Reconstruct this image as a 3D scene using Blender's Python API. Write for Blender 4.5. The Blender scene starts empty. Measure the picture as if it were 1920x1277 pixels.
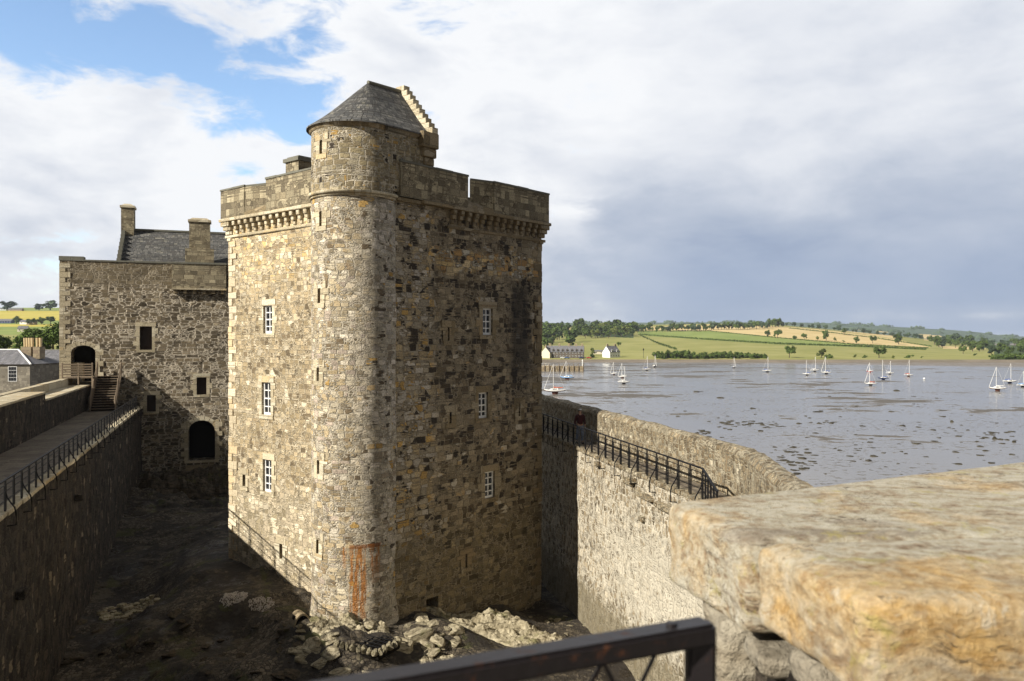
import bpy, bmesh, math, random
from mathutils import Vector, noise as mn
R = math.radians
random.seed(7)
SC = bpy.context.scene
COL = SC.collection
# ------------------------------------------------------------------ camera, world, sun
EZ = 18.5                       # eye height above the mudflat (z = 0)
F, CX, YH = 1500.0, 960.0, 635.0
cam = bpy.data.cameras.new('camera'); camo = bpy.data.objects.new('camera', cam); COL.objects.link(camo)
cam.sensor_width = 36; cam.lens = 36*F/1920
cam.clip_start = .05; cam.clip_end = 20000
camo.location = (0, 0, EZ); camo.rotation_euler = (R(90)-math.atan((638.5-YH)/F), 0, 0)
cam.dof.use_dof = True; cam.dof.focus_distance = 38; cam.dof.aperture_fstop = 4.2
SC.camera = camo
SUN_EL = R(32); SUN = Vector((-.797, -.604, 0)).normalized()*math.cos(SUN_EL) + Vector((0, 0, math.sin(SUN_EL)))
ld = bpy.data.lights.new('sun', 'SUN'); ld.energy = 5.0; ld.angle = R(.5); ld.color = (1, .94, .83)
lo = bpy.data.objects.new('sun', ld); COL.objects.link(lo); lo.rotation_euler = SUN.to_track_quat('Z', 'Y').to_euler()
SC.view_settings.view_transform = 'Standard'; SC.view_settings.look = 'None'
SC.view_settings.exposure = .6; SC.view_settings.gamma = 1

class G:
    """small node-graph builder"""
    def __init__(s, nt): s.nt = nt
    def n(s, t, **kw):
        x = s.nt.nodes.new(t)
        for k, v in kw.items(): setattr(x, k, v)
        return x
    def put(s, sock, v):
        if v is None: return
        if isinstance(v, bpy.types.NodeSocket): s.nt.links.new(v, sock)
        else:
            if isinstance(v, (tuple, list)) and len(v) == 3 and sock.type == 'RGBA': v = (*v, 1)
            sock.default_value = v
    def m(s, op, a, b=None, c=None, clamp=False):
        x = s.n('ShaderNodeMath', operation=op, use_clamp=clamp)
        s.put(x.inputs[0], a); s.put(x.inputs[1], b); s.put(x.inputs[2], c); return x.outputs[0]
    def v(s, op, a, b=None):
        x = s.n('ShaderNodeVectorMath', operation=op); s.put(x.inputs[0], a)
        if op == 'SCALE': s.put(x.inputs['Scale'], b)
        else: s.put(x.inputs[1], b)
        return x.outputs['Value' if op in ('LENGTH', 'DOT_PRODUCT') else 'Vector']
    def mr(s, val, a, b, c=0., d=1., kind='SMOOTHSTEP'):
        x = s.n('ShaderNodeMapRange', interpolation_type=kind)
        for i, q in enumerate((val, a, b, c, d)): s.put(x.inputs[i], q)
        return x.outputs[0]
    def mix(s, f, a, b, bt='MIX', clamp=False):
        x = s.n('ShaderNodeMix', data_type='RGBA', blend_type=bt, clamp_result=clamp)
        s.put(x.inputs[0], f); s.put(x.inputs[6], a); s.put(x.inputs[7], b); return x.outputs[2]
    def mf(s, f, a, b):
        x = s.n('ShaderNodeMix', data_type='FLOAT'); s.put(x.inputs[0], f); s.put(x.inputs[2], a); s.put(x.inputs[3], b); return x.outputs[0]
    def sep(s, v):
        x = s.n('ShaderNodeSeparateXYZ'); s.put(x.inputs[0], v); return x.outputs
    def comb(s, a=0., b=0., c=0.):
        x = s.n('ShaderNodeCombineXYZ'); s.put(x.inputs[0], a); s.put(x.inputs[1], b); s.put(x.inputs[2], c); return x.outputs[0]
    def noise(s, vec, sc=1., det=3., ro=.55, dist=0., out=0):
        x = s.n('ShaderNodeTexNoise'); s.put(x.inputs['Vector'], vec); s.put(x.inputs['Scale'], sc)
        x.inputs['Detail'].default_value = det; x.inputs['Roughness'].default_value = ro; x.inputs['Distortion'].default_value = dist
        return x.outputs[out]
    def ramp(s, f, stops, interp='LINEAR'):
        x = s.n('ShaderNodeValToRGB'); r = x.color_ramp; r.interpolation = interp
        while len(r.elements) < len(stops): r.elements.new(.5)
        for e, (p, c) in zip(r.elements, stops):
            e.position = p; e.color = (*c, 1) if len(c) == 3 else c
        s.put(x.inputs[0], f); return x.outputs[0]
    def vor(s, vec, sc=1., feat='F1', dims='3D', rnd=1., out='Distance'):
        x = s.n('ShaderNodeTexVoronoi', feature=feat, voronoi_dimensions=dims)
        s.put(x.inputs['W' if dims == '1D' else 'Vector'], vec)
        x.inputs['Scale'].default_value = sc; x.inputs['Randomness'].default_value = rnd
        return x.outputs[out]

# --- sky: Nishita blue seen through cloud, laid out by compass direction
W = bpy.data.worlds.new('World'); SC.world = W; W.use_nodes = True
nt = W.node_tree; nt.nodes.clear(); g = G(nt)
sky = g.n('ShaderNodeTexSky', sky_type='NISHITA', sun_disc=False, sun_elevation=SUN_EL, sun_rotation=math.atan2(SUN.x, SUN.y) % (2*math.pi))
sky.air_density = 1.0; sky.dust_density = .4; sky.ozone_density = 2
D = g.n('ShaderNodeTexCoord').outputs['Generated']
dx, dy, dz = g.sep(D)
az = g.m('MULTIPLY', g.m('ARCTAN2', dx, dy), 180/math.pi); el = g.m('MULTIPLY', g.m('ARCSINE', dz), 180/math.pi)
dzc = g.m('ADD', g.m('MAXIMUM', dz, 0.), .16)
cp = g.comb(g.m('DIVIDE', dx, dzc), g.m('DIVIDE', dy, dzc), 0.)       # cloud layer overhead
cn = g.noise(cp, 1.5, 8, .58, .3); cn2 = g.noise(g.v('ADD', cp, (7.3, 2.1, 0)), .55, 4, .5, .2)
dn = g.noise(g.v('MULTIPLY', D, (1, 1, 2.1)), 5.5, 8, .56, .25)        # puffy texture
def blob(a0, e0, ra, re):
    q = g.m('ADD', g.m('POWER', g.m('DIVIDE', g.m('SUBTRACT', az, a0), ra), 2.), g.m('POWER', g.m('DIVIDE', g.m('SUBTRACT', el, e0), re), 2.))
    return g.m('POWER', 2.718, g.m('MULTIPLY', q, -1.))
def add(*xs):
    r = xs[0]
    for x in xs[1:]: r = g.m('ADD', r, x)
    return r
def mul(a, b): return g.m('MULTIPLY', a, b)
open_ = add(blob(-21, 17.6, 7.5, 2.6), blob(-30, 18.6, 8, 2.6), mul(blob(-15.5, 14.8, 4, 1.8), .85), mul(blob(-38, 24, 12, 6), .6), mul(blob(-25, 22.5, 7, 1.6), .5), mul(blob(-4, 22.5, 6, 1.4), .25), mul(blob(-24, 18.5, 13, 5.5), .26))
fn = g.noise(g.v('MULTIPLY', D, (1, 1, 2.6)), 11., 7, .6, .3)
hole = g.mr(add(mul(open_, 1.0), mul(g.m('SUBTRACT', dn, .5), 2.6), mul(g.m('SUBTRACT', fn, .5), 3.4)), .36, 1.16)
# cloud brightness
right = g.mr(az, -6., 14.)
hole = mul(hole, g.m('SUBTRACT', 1., g.mr(az, 0., 8.)))
band = mul(right, g.m('MULTIPLY', g.mr(el, -2., 2.), g.mr(el, 15., 4.)))
tex = mul(add(mul(g.m('SUBTRACT', dn, .5), 1.2), mul(g.m('SUBTRACT', fn, .5), .5), mul(g.m('SUBTRACT', cn2, .5), .35)), g.m('SUBTRACT', 1., mul(right, .45)))
br = add(.90, mul(g.m('SUBTRACT', 1., right), .06), tex, mul(band, -.47), mul(mul(right, g.mr(el, 26., 14.)), -.08), mul(blob(4.5, 9.3, 1.6, .8), mul(g.mr(fn, .35, .65), .5)), mul(blob(0, 17, 10, 5), .14), mul(blob(-31, 5.5, 5, 2.2), -.38), mul(blob(-20, 11, 9, 3), .18), mul(blob(29, 1.5, 7, .5), mul(fn, .5)), mul(blob(30, 13, 14, 4), -.04))
cc = g.ramp(br, [(0., (.20, .25, .36)), (.30, (.33, .40, .54)), (.55, (.50, .555, .66)), (.78, (.74, .77, .83)), (1., (.90, .915, .94))])
low = mul(mul(right, g.mr(el, 9., .5)), g.mr(br, .9, .5))
cc = g.mix(mul(low, .7), cc, (.36, .45, .62))
back = g.mr(dy, .25, -.25, 1., .22)                                   # unseen sky behind the viewer, dimmed to lower the ambient light
top = g.mr(dz, .45, .8, 1., .5)  # sky above the view dimmed as well, to lower the ambient light
cc = g.mix(1., cc, g.mix(mul(back, top), (0, 0, 0), (1, 1, 1)), 'MULTIPLY')
b1 = g.n('ShaderNodeBackground'); g.put(b1.inputs[0], sky.outputs[0]); b1.inputs[1].default_value = .15
b2 = g.n('ShaderNodeBackground'); g.put(b2.inputs[0], cc); b2.inputs[1].default_value = .70
ms = g.n('ShaderNodeMixShader'); g.put(ms.inputs[0], hole)
nt.links.new(b2.outputs[0], ms.inputs[1]); nt.links.new(b1.outputs[0], ms.inputs[2])
nt.links.new(ms.outputs[0], g.n('ShaderNodeOutputWorld').inputs[0])

# ------------------------------------------------------------------ helpers
def tag(o, label=None, cat=None, group=None, kind=None):
    if label: o['label'] = label
    if cat: o['category'] = cat
    if group: o['group'] = group
    if kind: o['kind'] = kind
    return o
def thing(name, label, cat, loc=(0, 0, 0), rz=0, group=None):
    o = bpy.data.objects.new(name, None); COL.objects.link(o); o.location = loc; o.rotation_euler.z = rz
    o.empty_display_size = .2
    return tag(o, label, cat, group)
def dup(root, loc=None, rz=None, scale=None):
    r = root.copy(); COL.objects.link(r)
    if loc is not None: r.location = loc
    if rz is not None: r.rotation_euler.z = rz
    if scale is not None: r.scale = scale
    for ch in list(root.children):
        c = ch.copy(); COL.objects.link(c); c.parent = r
        for q in list(ch.children):
            d = q.copy(); COL.objects.link(d); d.parent = c
    return r
def V(*a): return Vector(a)

class MB:
    def __init__(s): s.v = []; s.f = []; s.uv = []
    def face(s, pts, uv=None):
        i = len(s.v); s.v += [Vector(p) for p in pts]; s.f.append(tuple(range(i, i+len(pts)))); s.uv.append(uv)
    def hexa(s, P):           # P: 8 corners, bottom 4 (ccw) then top 4
        for q in ((3, 2, 1, 0), (4, 5, 6, 7), (0, 1, 5, 4), (1, 2, 6, 5), (2, 3, 7, 6), (3, 0, 4, 7)): s.face([P[k] for k in q])
        return s
    def box(s, x0, x1, y0, y1, z0, z1):
        return s.hexa([V(x0, y0, z0), V(x1, y0, z0), V(x1, y1, z0), V(x0, y1, z0), V(x0, y0, z1), V(x1, y0, z1), V(x1, y1, z1), V(x0, y1, z1)])
    def mbox(s, mp, s0, s1, z0, z1, d0, d1):   # d0 outer, d1 inner
        return s.hexa([mp(s0, z0, d0), mp(s1, z0, d0), mp(s1, z0, d1), mp(s0, z0, d1), mp(s0, z1, d0), mp(s1, z1, d0), mp(s1, z1, d1), mp(s0, z1, d1)])
    def prism(s, poly, z0, z1):
        s.face([V(x, y, z1) for x, y in poly]); s.face([V(x, y, z0) for x, y in reversed(poly)])
        for i in range(len(poly)):
            a, b = poly[i], poly[(i+1) % len(poly)]
            s.face([V(*a, z0), V(*b, z0), V(*b, z1), V(*a, z1)])
        return s
    def tube(s, path, r, n=6, cap=True):
        path = [Vector(p) for p in path]; rs = r if isinstance(r, (list, tuple)) else [r]*len(path); rings = []
        for i, p in enumerate(path):
            t = (path[min(i+1, len(path)-1)]-path[max(i-1, 0)]).normalized()
            a = t.cross(V(0, 0, 1))
            if a.length < .1: a = t.cross(V(0, 1, 0))
            a.normalize(); b = t.cross(a).normalized()
            rings.append([p+(a*math.cos(k*2*math.pi/n)+b*math.sin(k*2*math.pi/n))*rs[i] for k in range(n)])
        for A, B in zip(rings, rings[1:]):
            for k in range(n): s.face([A[k], B[k], B[(k+1) % n], A[(k+1) % n]])
        if cap: s.face(rings[0]); s.face(list(reversed(rings[-1])))
        return s
    def bar(s, p, q, w, h):     # square-section bar
        p, q = Vector(p), Vector(q); t = (q-p).normalized(); a = t.cross(V(0, 0, 1))
        if a.length < .05: a = V(1, 0, 0)
        a.normalize(); b = a.cross(t).normalized(); a *= w/2; b *= h/2
        return s.hexa([p-a-b, q-a-b, q+a-b, p+a-b, p-a+b, q-a+b, q+a+b, p+a+b])
    def build(s, name, mat, parent=None, smooth=False, merge=False, bevel=0):
        me = bpy.data.meshes.new(name); me.from_pydata([tuple(v) for v in s.v], [], s.f); me.update()
        uvl = me.uv_layers.new(name='UVMap')
        for p, uv in zip(me.polygons, s.uv):
            if uv is None:
                n = p.normal
                if abs(n.z) > .92: uv = [(me.vertices[i].co.x, me.vertices[i].co.y) for i in p.vertices]
                else:
                    t = V(0, 0, 1).cross(n).normalized()
                    uv = [(me.vertices[i].co.dot(t), me.vertices[i].co.z) for i in p.vertices]
            for k, li in enumerate(p.loop_indices): uvl.data[li].uv = uv[k]
        if merge or bevel:
            bm = bmesh.new(); bm.from_mesh(me); bmesh.ops.remove_doubles(bm, verts=bm.verts, dist=.0008)
            if merge == 'n' or bevel: bmesh.ops.recalc_face_normals(bm, faces=bm.faces)
            if bevel: bmesh.ops.bevel(bm, geom=[e for e in bm.edges if e.calc_face_angle(0) > .5], offset=bevel, segments=2, affect='EDGES')
            bm.to_mesh(me); bm.free()
        if smooth: me.shade_smooth()
        me.materials.append(mat)
        o = bpy.data.objects.new(name, me); COL.objects.link(o); o.parent = parent
        return o

def fbm(p, o=4):
    t = 0; a = .5
    for i in range(o): t += a*mn.noise(p); p = p*2.03; a *= .5
    return t

# ------------------------------------------------------------------ materials
def mat(name, rough=.8, spec=.3, metal=0.):
    m = bpy.data.materials.new(name); m.use_nodes = True; b = m.node_tree.nodes['Principled BSDF']
    b.inputs['Roughness'].default_value = rough; b.inputs['Specular IOR Level'].default_value = spec; b.inputs['Metallic'].default_value = metal
    return m, G(m.node_tree), b
def bump(g, b, h, dist=.02, st=1.):
    x = g.n('ShaderNodeBump'); x.inputs['Distance'].default_value = dist; x.inputs['Strength'].default_value = st
    g.put(x.inputs['Height'], h); g.put(b.inputs['Normal'], x.outputs[0])
def plain(name, col, rough=.6, spec=.3, metal=0., var=.25, sc=3., bd=0.):
    m, g, b = mat(name, rough, spec, metal); p = g.n('ShaderNodeTexCoord').outputs['Object']
    n = g.noise(p, sc, 5, .6)
    g.put(b.inputs['Base Color'], g.mix(n, tuple(c*(1-var) for c in col), tuple(min(1, c*(1+var)) for c in col)))
    if bd: bump(g, b, g.noise(p, sc*6, 4, .6), bd)
    return m

def masonry(name, pal, mortar=(.4, .34, .25), rows=3.4, cols=2.4, mort=.045, style=.5, bd=.05, zone=None, jit=.3, post=None, wob=1., stain=.35, rough=.88, pal_i='CONSTANT', clumps=0., split=.26, joint_shade=.55):
    m, g, b = mat(name, rough, .2)
    uv = g.n('ShaderNodeTexCoord').outputs['UV']
    n1 = g.v('SUBTRACT', g.noise(uv, 1.1, 2, .5, out=1), (.5, .5, .5)); n2 = g.v('SUBTRACT', g.noise(uv, 7., 2, .6, out=1), (.5, .5, .5))
    w = g.v('ADD', uv, g.v('ADD', g.v('SCALE', n1, .22*wob), g.v('SCALE', n2, .08*wob)))
    u, v, _ = g.sep(w); u0, v0, _ = g.sep(uv)
    rn = g.n('ShaderNodeTexNoise', noise_dimensions='1D'); g.put(rn.inputs['W'], g.m('MULTIPLY', v0, rows*.42)); rn.inputs['Detail'].default_value = 1.
    vv = g.m('ADD', g.m('MULTIPLY', v, rows), g.m('MULTIPLY', rn.outputs[0], 1.6)); r = g.m('FLOOR', vv); fv = g.m('SUBTRACT', vv, r)
    wn = g.n('ShaderNodeTexWhiteNoise', noise_dimensions='1D'); g.put(wn.inputs['W'], r); h = wn.outputs[0]
    uu = g.m('ADD', g.m('MULTIPLY', u, g.m('MULTIPLY', g.m('ADD', .6, g.m('MULTIPLY', h, .9)), cols)), g.m('MULTIPLY', r, 31.713))
    c1 = g.vor(uu, 1, 'F1', '1D', .95, 'Color'); e1 = g.vor(uu, 1, 'DISTANCE_TO_EDGE', '1D', .95)
    e1 = g.m('MINIMUM', g.m('DIVIDE', e1, cols), g.m('DIVIDE', g.m('MINIMUM', fv, g.m('SUBTRACT', 1., fv)), rows))
    sv = g.comb(g.m('MULTIPLY', u, cols*.95), vv, 0.)
    c2 = g.vor(sv, 1, 'F1', '2D', .9, 'Color'); e2 = g.m('DIVIDE', g.vor(sv, 1, 'DISTANCE_TO_EDGE', '2D', .9), (rows+cols)/2)
    sm = g.noise(uv, .45, 3, .5); sm = g.mr(sm, .66-.4*style, .70-.4*style)
    c = g.mix(sm, c1, c2); e = g.mf(sm, e1, e2)
    s3 = g.comb(g.m('MULTIPLY', u, cols*2.0), g.m('MULTIPLY', v, rows*1.9), 0.)
    c3 = g.vor(s3, 1, 'F1', '2D', .95, 'Color'); e3 = g.m('DIVIDE', g.vor(s3, 1, 'DISTANCE_TO_EDGE', '2D', .95), (rows+cols)*.95)
    k3 = g.m('GREATER_THAN', g.sep(c)[2], 1-split)
    c = g.mix(k3, c, c3); e = g.mf(k3, e, g.m('MINIMUM', e, e3))
    cr, cg, cb = g.sep(c)
    if clumps: cr = g.m('ADD', cr, g.m('MULTIPLY', g.m('SUBTRACT', g.noise(uv, .7, 3, .6), .5), clumps), clamp=True)
    fine = g.noise(uv, 14., 6, .68); mid = g.noise(uv, 2.6, 4, .6); big = g.noise(uv, .35, 4, .6)
    e = g.m('ADD', e, g.m('MULTIPLY', g.m('SUBTRACT', fine, .5), mort*1.3)); jw = g.m('ADD', .45, g.m('MULTIPLY', g.noise(uv, 1.7, 3, .6), 1.1))
    mm = g.mr(g.m('DIVIDE', e, jw), mort*.25, mort*.95)
    st = g.ramp(cr, pal, pal_i)
    if zone: st, mm = zone(g, st, mm, cr, cg, u0, v0, uv)
    val = g.m('MULTIPLY', g.m('ADD', 1-jit, g.m('MULTIPLY', cg, 2*jit)), g.m('ADD', .35, g.m('MULTIPLY', g.m('ADD', g.mr(fine, .3, .7), g.noise(uv, 34., 3, .6)), .65)))
    st = g.mix(1., st, g.comb(val, val, val), 'MULTIPLY')
    mo = g.mix(g.mr(g.noise(uv, 3.1, 6, .7), .44, .60), mortar, tuple(x*(1-joint_shade) for x in mortar))  # varied mortar; its dark patches paint in the shadow gaps between stones
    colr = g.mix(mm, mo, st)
    sv_ = g.mf(stain, 1., g.m('ADD', .45, g.m('MULTIPLY', g.m('ADD', big, mid), .55)))
    colr = g.mix(1., colr, g.comb(sv_, sv_, sv_), 'MULTIPLY')
    if post: colr = post(g, colr, u0, v0, uv, fine, mid, big)
    g.put(b.inputs['Base Color'], colr)
    cb = g.sep(c)[2]; hh = g.m('ADD', g.m('MULTIPLY', mm, g.m('ADD', .5, g.m('MULTIPLY', cb, .6))), g.m('MULTIPLY', fine, .8))
    bump(g, b, hh, bd)
    return m

BUFF, PALE, OCH, GREY, BRN, DRK, PINK = (.42, .33, .20), (.60, .52, .38), (.48, .31, .11), (.30, .275, .23), (.24, .18, .11), (.050, .040, .030), (.44, .36, .285)
def cyl_post(g, c, u, v, uv, fine, mid, big):
    # rust running from old iron pins
    drip = g.noise(g.comb(g.m('MULTIPLY', u, 9.), g.m('MULTIPLY', v, .9), 0.), 1., 4, .6)
    def col(u0, u1, v0, v1):
        a = g.m('MULTIPLY', g.mr(u, u0-.12, u0+.06), g.mr(u, u1+.12, u1-.06)); bb = g.m('MULTIPLY', g.mr(v, v1, v1-.12), g.mr(v, v0, v0+1.7)); return g.m('MULTIPLY', a, bb)
    z0 = EZ; u = g.m('ADD', u, g.m('MULTIPLY', g.m('SUBTRACT', g.noise(uv, 5., 4, .6), .5), .22))
    s = g.m('MAXIMUM', g.m('MAXIMUM', col(-.52, -.40, z0-10.2, z0-8.55), col(-.20, .42, z0-12.6, z0-8.55)), col(.66, 1.02, z0-10.6, z0-8.55))
    s = g.m('MULTIPLY', g.m('MULTIPLY', s, g.mr(drip, .38, .54)), g.mr(g.m('ADD', mid, g.m('MULTIPLY', s, .30)), .38, .62))
    c = g.mix(g.m('MULTIPLY', s, .88), c, g.mix(fine, (.56, .23, .04), (.30, .10, .02)))
    hl = g.m('MULTIPLY', g.m('MULTIPLY', g.mr(v, z0-8.72, z0-8.66), g.mr(v, z0-8.5, z0-8.56)), g.m('MULTIPLY', g.mr(u, -.25, -.2), g.mr(u, 1.15, 1.1)))
    return g.mix(g.m('MULTIPLY', hl, .7), c, (.28, .09, .015))
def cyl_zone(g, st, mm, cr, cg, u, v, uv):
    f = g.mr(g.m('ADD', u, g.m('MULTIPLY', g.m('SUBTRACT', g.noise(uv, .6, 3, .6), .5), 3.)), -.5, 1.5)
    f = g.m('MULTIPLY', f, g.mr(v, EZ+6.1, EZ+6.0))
    s2 = g.ramp(cr, [(0., (.08, .065, .05)), (.08, (.42, .38, .31)), (.4, (.58, .52, .45)), (.62, (.46, .42, .36)), (.8, (.30, .25, .19)), (.95, OCH)], 'CONSTANT')  # paler stones paint in light wrapping round the right of the drum
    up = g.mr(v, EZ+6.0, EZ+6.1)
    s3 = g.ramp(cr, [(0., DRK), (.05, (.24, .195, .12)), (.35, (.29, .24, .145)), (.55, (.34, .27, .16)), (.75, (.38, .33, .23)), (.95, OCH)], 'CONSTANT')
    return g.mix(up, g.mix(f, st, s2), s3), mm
M = {}
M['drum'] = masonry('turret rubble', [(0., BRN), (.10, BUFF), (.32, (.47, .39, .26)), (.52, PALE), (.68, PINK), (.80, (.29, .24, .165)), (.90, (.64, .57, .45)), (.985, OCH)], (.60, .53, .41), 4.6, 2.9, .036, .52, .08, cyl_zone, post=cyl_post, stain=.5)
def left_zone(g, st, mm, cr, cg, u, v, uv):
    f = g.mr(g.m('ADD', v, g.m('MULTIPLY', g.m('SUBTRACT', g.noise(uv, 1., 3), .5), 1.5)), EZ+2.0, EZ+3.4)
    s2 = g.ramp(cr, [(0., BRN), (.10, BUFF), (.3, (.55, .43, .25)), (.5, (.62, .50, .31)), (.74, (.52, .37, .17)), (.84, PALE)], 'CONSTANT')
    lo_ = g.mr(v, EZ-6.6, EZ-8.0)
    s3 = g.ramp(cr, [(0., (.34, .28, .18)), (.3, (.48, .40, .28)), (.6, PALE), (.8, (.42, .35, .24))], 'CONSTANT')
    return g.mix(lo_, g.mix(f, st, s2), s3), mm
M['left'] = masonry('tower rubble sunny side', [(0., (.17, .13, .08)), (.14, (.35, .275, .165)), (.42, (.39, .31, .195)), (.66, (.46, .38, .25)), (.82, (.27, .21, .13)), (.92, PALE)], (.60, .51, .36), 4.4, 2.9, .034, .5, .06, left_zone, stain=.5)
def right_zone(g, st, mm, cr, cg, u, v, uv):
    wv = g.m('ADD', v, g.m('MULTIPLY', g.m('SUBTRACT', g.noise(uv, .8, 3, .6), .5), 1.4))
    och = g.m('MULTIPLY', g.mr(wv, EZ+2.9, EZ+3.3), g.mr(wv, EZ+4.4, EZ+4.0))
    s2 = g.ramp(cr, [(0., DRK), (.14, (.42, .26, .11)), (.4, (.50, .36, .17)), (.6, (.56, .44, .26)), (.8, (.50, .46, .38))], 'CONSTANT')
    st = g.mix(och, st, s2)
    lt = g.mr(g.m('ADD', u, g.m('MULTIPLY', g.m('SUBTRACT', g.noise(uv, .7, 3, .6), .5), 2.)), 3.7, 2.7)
    st = g.mix(lt, st, g.ramp(cr, [(0., DRK), (.16, (.36, .31, .23)), (.5, (.42, .33, .20)), (.68, (.48, .43, .36)), (.90, OCH)], 'CONSTANT'))  # paler stones beside the drum, extra light put into the colour
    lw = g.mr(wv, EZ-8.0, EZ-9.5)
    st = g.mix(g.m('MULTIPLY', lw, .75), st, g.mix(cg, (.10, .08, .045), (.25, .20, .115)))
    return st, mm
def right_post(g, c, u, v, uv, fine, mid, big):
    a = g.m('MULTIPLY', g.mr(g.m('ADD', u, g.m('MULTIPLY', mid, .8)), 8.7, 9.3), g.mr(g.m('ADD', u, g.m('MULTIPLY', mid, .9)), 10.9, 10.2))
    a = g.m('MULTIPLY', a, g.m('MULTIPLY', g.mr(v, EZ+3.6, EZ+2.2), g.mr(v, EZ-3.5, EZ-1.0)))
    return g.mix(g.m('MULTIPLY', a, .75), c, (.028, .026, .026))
M['right'] = masonry('tower rubble shaded side', [(0., DRK), (.20, (.105, .08, .052)), (.36, (.20, .16, .105)), (.54, (.27, .225, .155)), (.72, (.32, .26, .175)), (.94, (.40, .29, .155)), (.96, (.46, .41, .33))], (.36, .30, .21), 3.9, 2.3, .038, .5, .06, right_zone, post=right_post, stain=.5, clumps=.35, jit=.24)  # dark stones of this face, its shade also put into the palette
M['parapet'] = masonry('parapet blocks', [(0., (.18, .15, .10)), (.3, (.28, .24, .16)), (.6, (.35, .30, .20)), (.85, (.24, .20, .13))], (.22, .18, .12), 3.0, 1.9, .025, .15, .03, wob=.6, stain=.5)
M['keep'] = masonry('keep rubble', [(0., (.085, .066, .043)), (.2, (.13, .104, .07)), (.5, (.18, .142, .09)), (.8, (.24, .19, .125)), (.93, (.34, .28, .19))], (.62, .54, .42), 3.5, 1.8, .05, .6, .09, joint_shade=.4,
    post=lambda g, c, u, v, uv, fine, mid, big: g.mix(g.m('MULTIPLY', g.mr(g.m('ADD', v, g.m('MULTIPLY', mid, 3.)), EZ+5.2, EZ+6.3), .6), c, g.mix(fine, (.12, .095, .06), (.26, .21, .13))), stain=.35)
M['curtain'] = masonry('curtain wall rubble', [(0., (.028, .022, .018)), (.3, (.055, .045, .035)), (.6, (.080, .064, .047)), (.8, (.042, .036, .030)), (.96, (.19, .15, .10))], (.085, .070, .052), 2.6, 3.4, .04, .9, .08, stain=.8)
def lime_post(g, c, u, v, uv, fine, mid, big):
    near = g.mr(g.m('ADD', u, g.m('MULTIPLY', mid, 6.)), 1., 14.); mh = g.m('MULTIPLY', g.mr(g.m('ADD', v, g.m('MULTIPLY', mid, 2.)), EZ-5.2, EZ-8.2), g.mr(v, EZ-12.5, EZ-10.5))
    amt = g.m('MULTIPLY', g.mr(g.m('ADD', g.noise(uv, 2.6, 8, .8), g.m('MULTIPLY', g.m('MULTIPLY', near, mh), .17)), .52, .62), .72)
    c = g.mix(amt, c, g.mix(fine, (.50, .45, .35), (.70, .65, .54)))
    return g.mix(g.m('MULTIPLY', g.mr(g.m('ADD', v, g.m('MULTIPLY', mid, 2.)), EZ-10.4, EZ-11.6), .8), c, g.mix(fine, (.12, .10, .06), (.27, .23, .15)))
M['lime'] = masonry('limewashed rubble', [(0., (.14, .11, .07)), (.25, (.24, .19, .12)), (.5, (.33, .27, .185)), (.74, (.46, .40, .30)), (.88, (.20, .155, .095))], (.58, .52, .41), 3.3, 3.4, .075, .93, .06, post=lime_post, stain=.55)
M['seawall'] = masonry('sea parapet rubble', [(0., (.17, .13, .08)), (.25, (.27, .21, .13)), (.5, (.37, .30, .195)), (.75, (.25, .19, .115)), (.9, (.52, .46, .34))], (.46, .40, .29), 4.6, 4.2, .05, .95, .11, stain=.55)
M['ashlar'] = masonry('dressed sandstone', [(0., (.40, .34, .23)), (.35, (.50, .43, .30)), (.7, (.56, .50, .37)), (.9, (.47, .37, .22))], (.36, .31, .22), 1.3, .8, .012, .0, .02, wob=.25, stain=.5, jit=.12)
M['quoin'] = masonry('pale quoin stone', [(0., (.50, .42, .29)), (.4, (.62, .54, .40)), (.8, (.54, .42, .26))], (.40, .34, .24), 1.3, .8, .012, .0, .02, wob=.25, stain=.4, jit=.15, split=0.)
M['ashlar_dk'] = masonry('dark dressings', [(0., (.20, .155, .09)), (.35, (.27, .215, .135)), (.7, (.31, .26, .18)), (.9, (.29, .22, .13))], (.20, .165, .11), 1.3, .8, .012, .0, .03, wob=.25, stain=.6, jit=.15)  # darker dressed stone, used for most of the right-hand face
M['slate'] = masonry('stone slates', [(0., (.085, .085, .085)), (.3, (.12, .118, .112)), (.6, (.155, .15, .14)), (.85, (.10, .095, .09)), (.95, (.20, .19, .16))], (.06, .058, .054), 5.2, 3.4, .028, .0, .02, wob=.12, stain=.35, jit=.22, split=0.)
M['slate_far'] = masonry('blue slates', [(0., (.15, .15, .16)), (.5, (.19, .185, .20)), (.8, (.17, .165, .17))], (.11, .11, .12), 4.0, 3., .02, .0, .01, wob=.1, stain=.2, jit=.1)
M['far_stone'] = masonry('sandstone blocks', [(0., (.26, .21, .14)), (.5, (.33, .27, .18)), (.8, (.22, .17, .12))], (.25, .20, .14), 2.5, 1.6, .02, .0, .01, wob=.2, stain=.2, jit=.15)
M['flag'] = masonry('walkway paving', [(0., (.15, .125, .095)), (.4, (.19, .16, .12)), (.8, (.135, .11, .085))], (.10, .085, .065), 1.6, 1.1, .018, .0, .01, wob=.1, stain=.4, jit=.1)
M['iron'] = plain('black painted iron', (.008, .008, .009), .7, .15, 0, .4, 8, .002)
M['wood'] = plain('weathered timber', (.20, .155, .11), .85, .2, 0, .35, 6, .004)
M['white'] = plain('white paint', (.76, .76, .74), .5, .4, 0, .05)
M['glass'] = plain('dark glass', (.012, .014, .018), .08, .8, 0, .3)
M['void'] = plain('unlit interior', (.012, .010, .008), .95, .05)
M['lead'] = plain('lead and mossy coping', (.16, .155, .125), .85, .2, 0, .4, 4, .01)
M['door'] = plain('dark boarded opening', (.035, .022, .016), .7, .3, 0, .4, 5)
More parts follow.
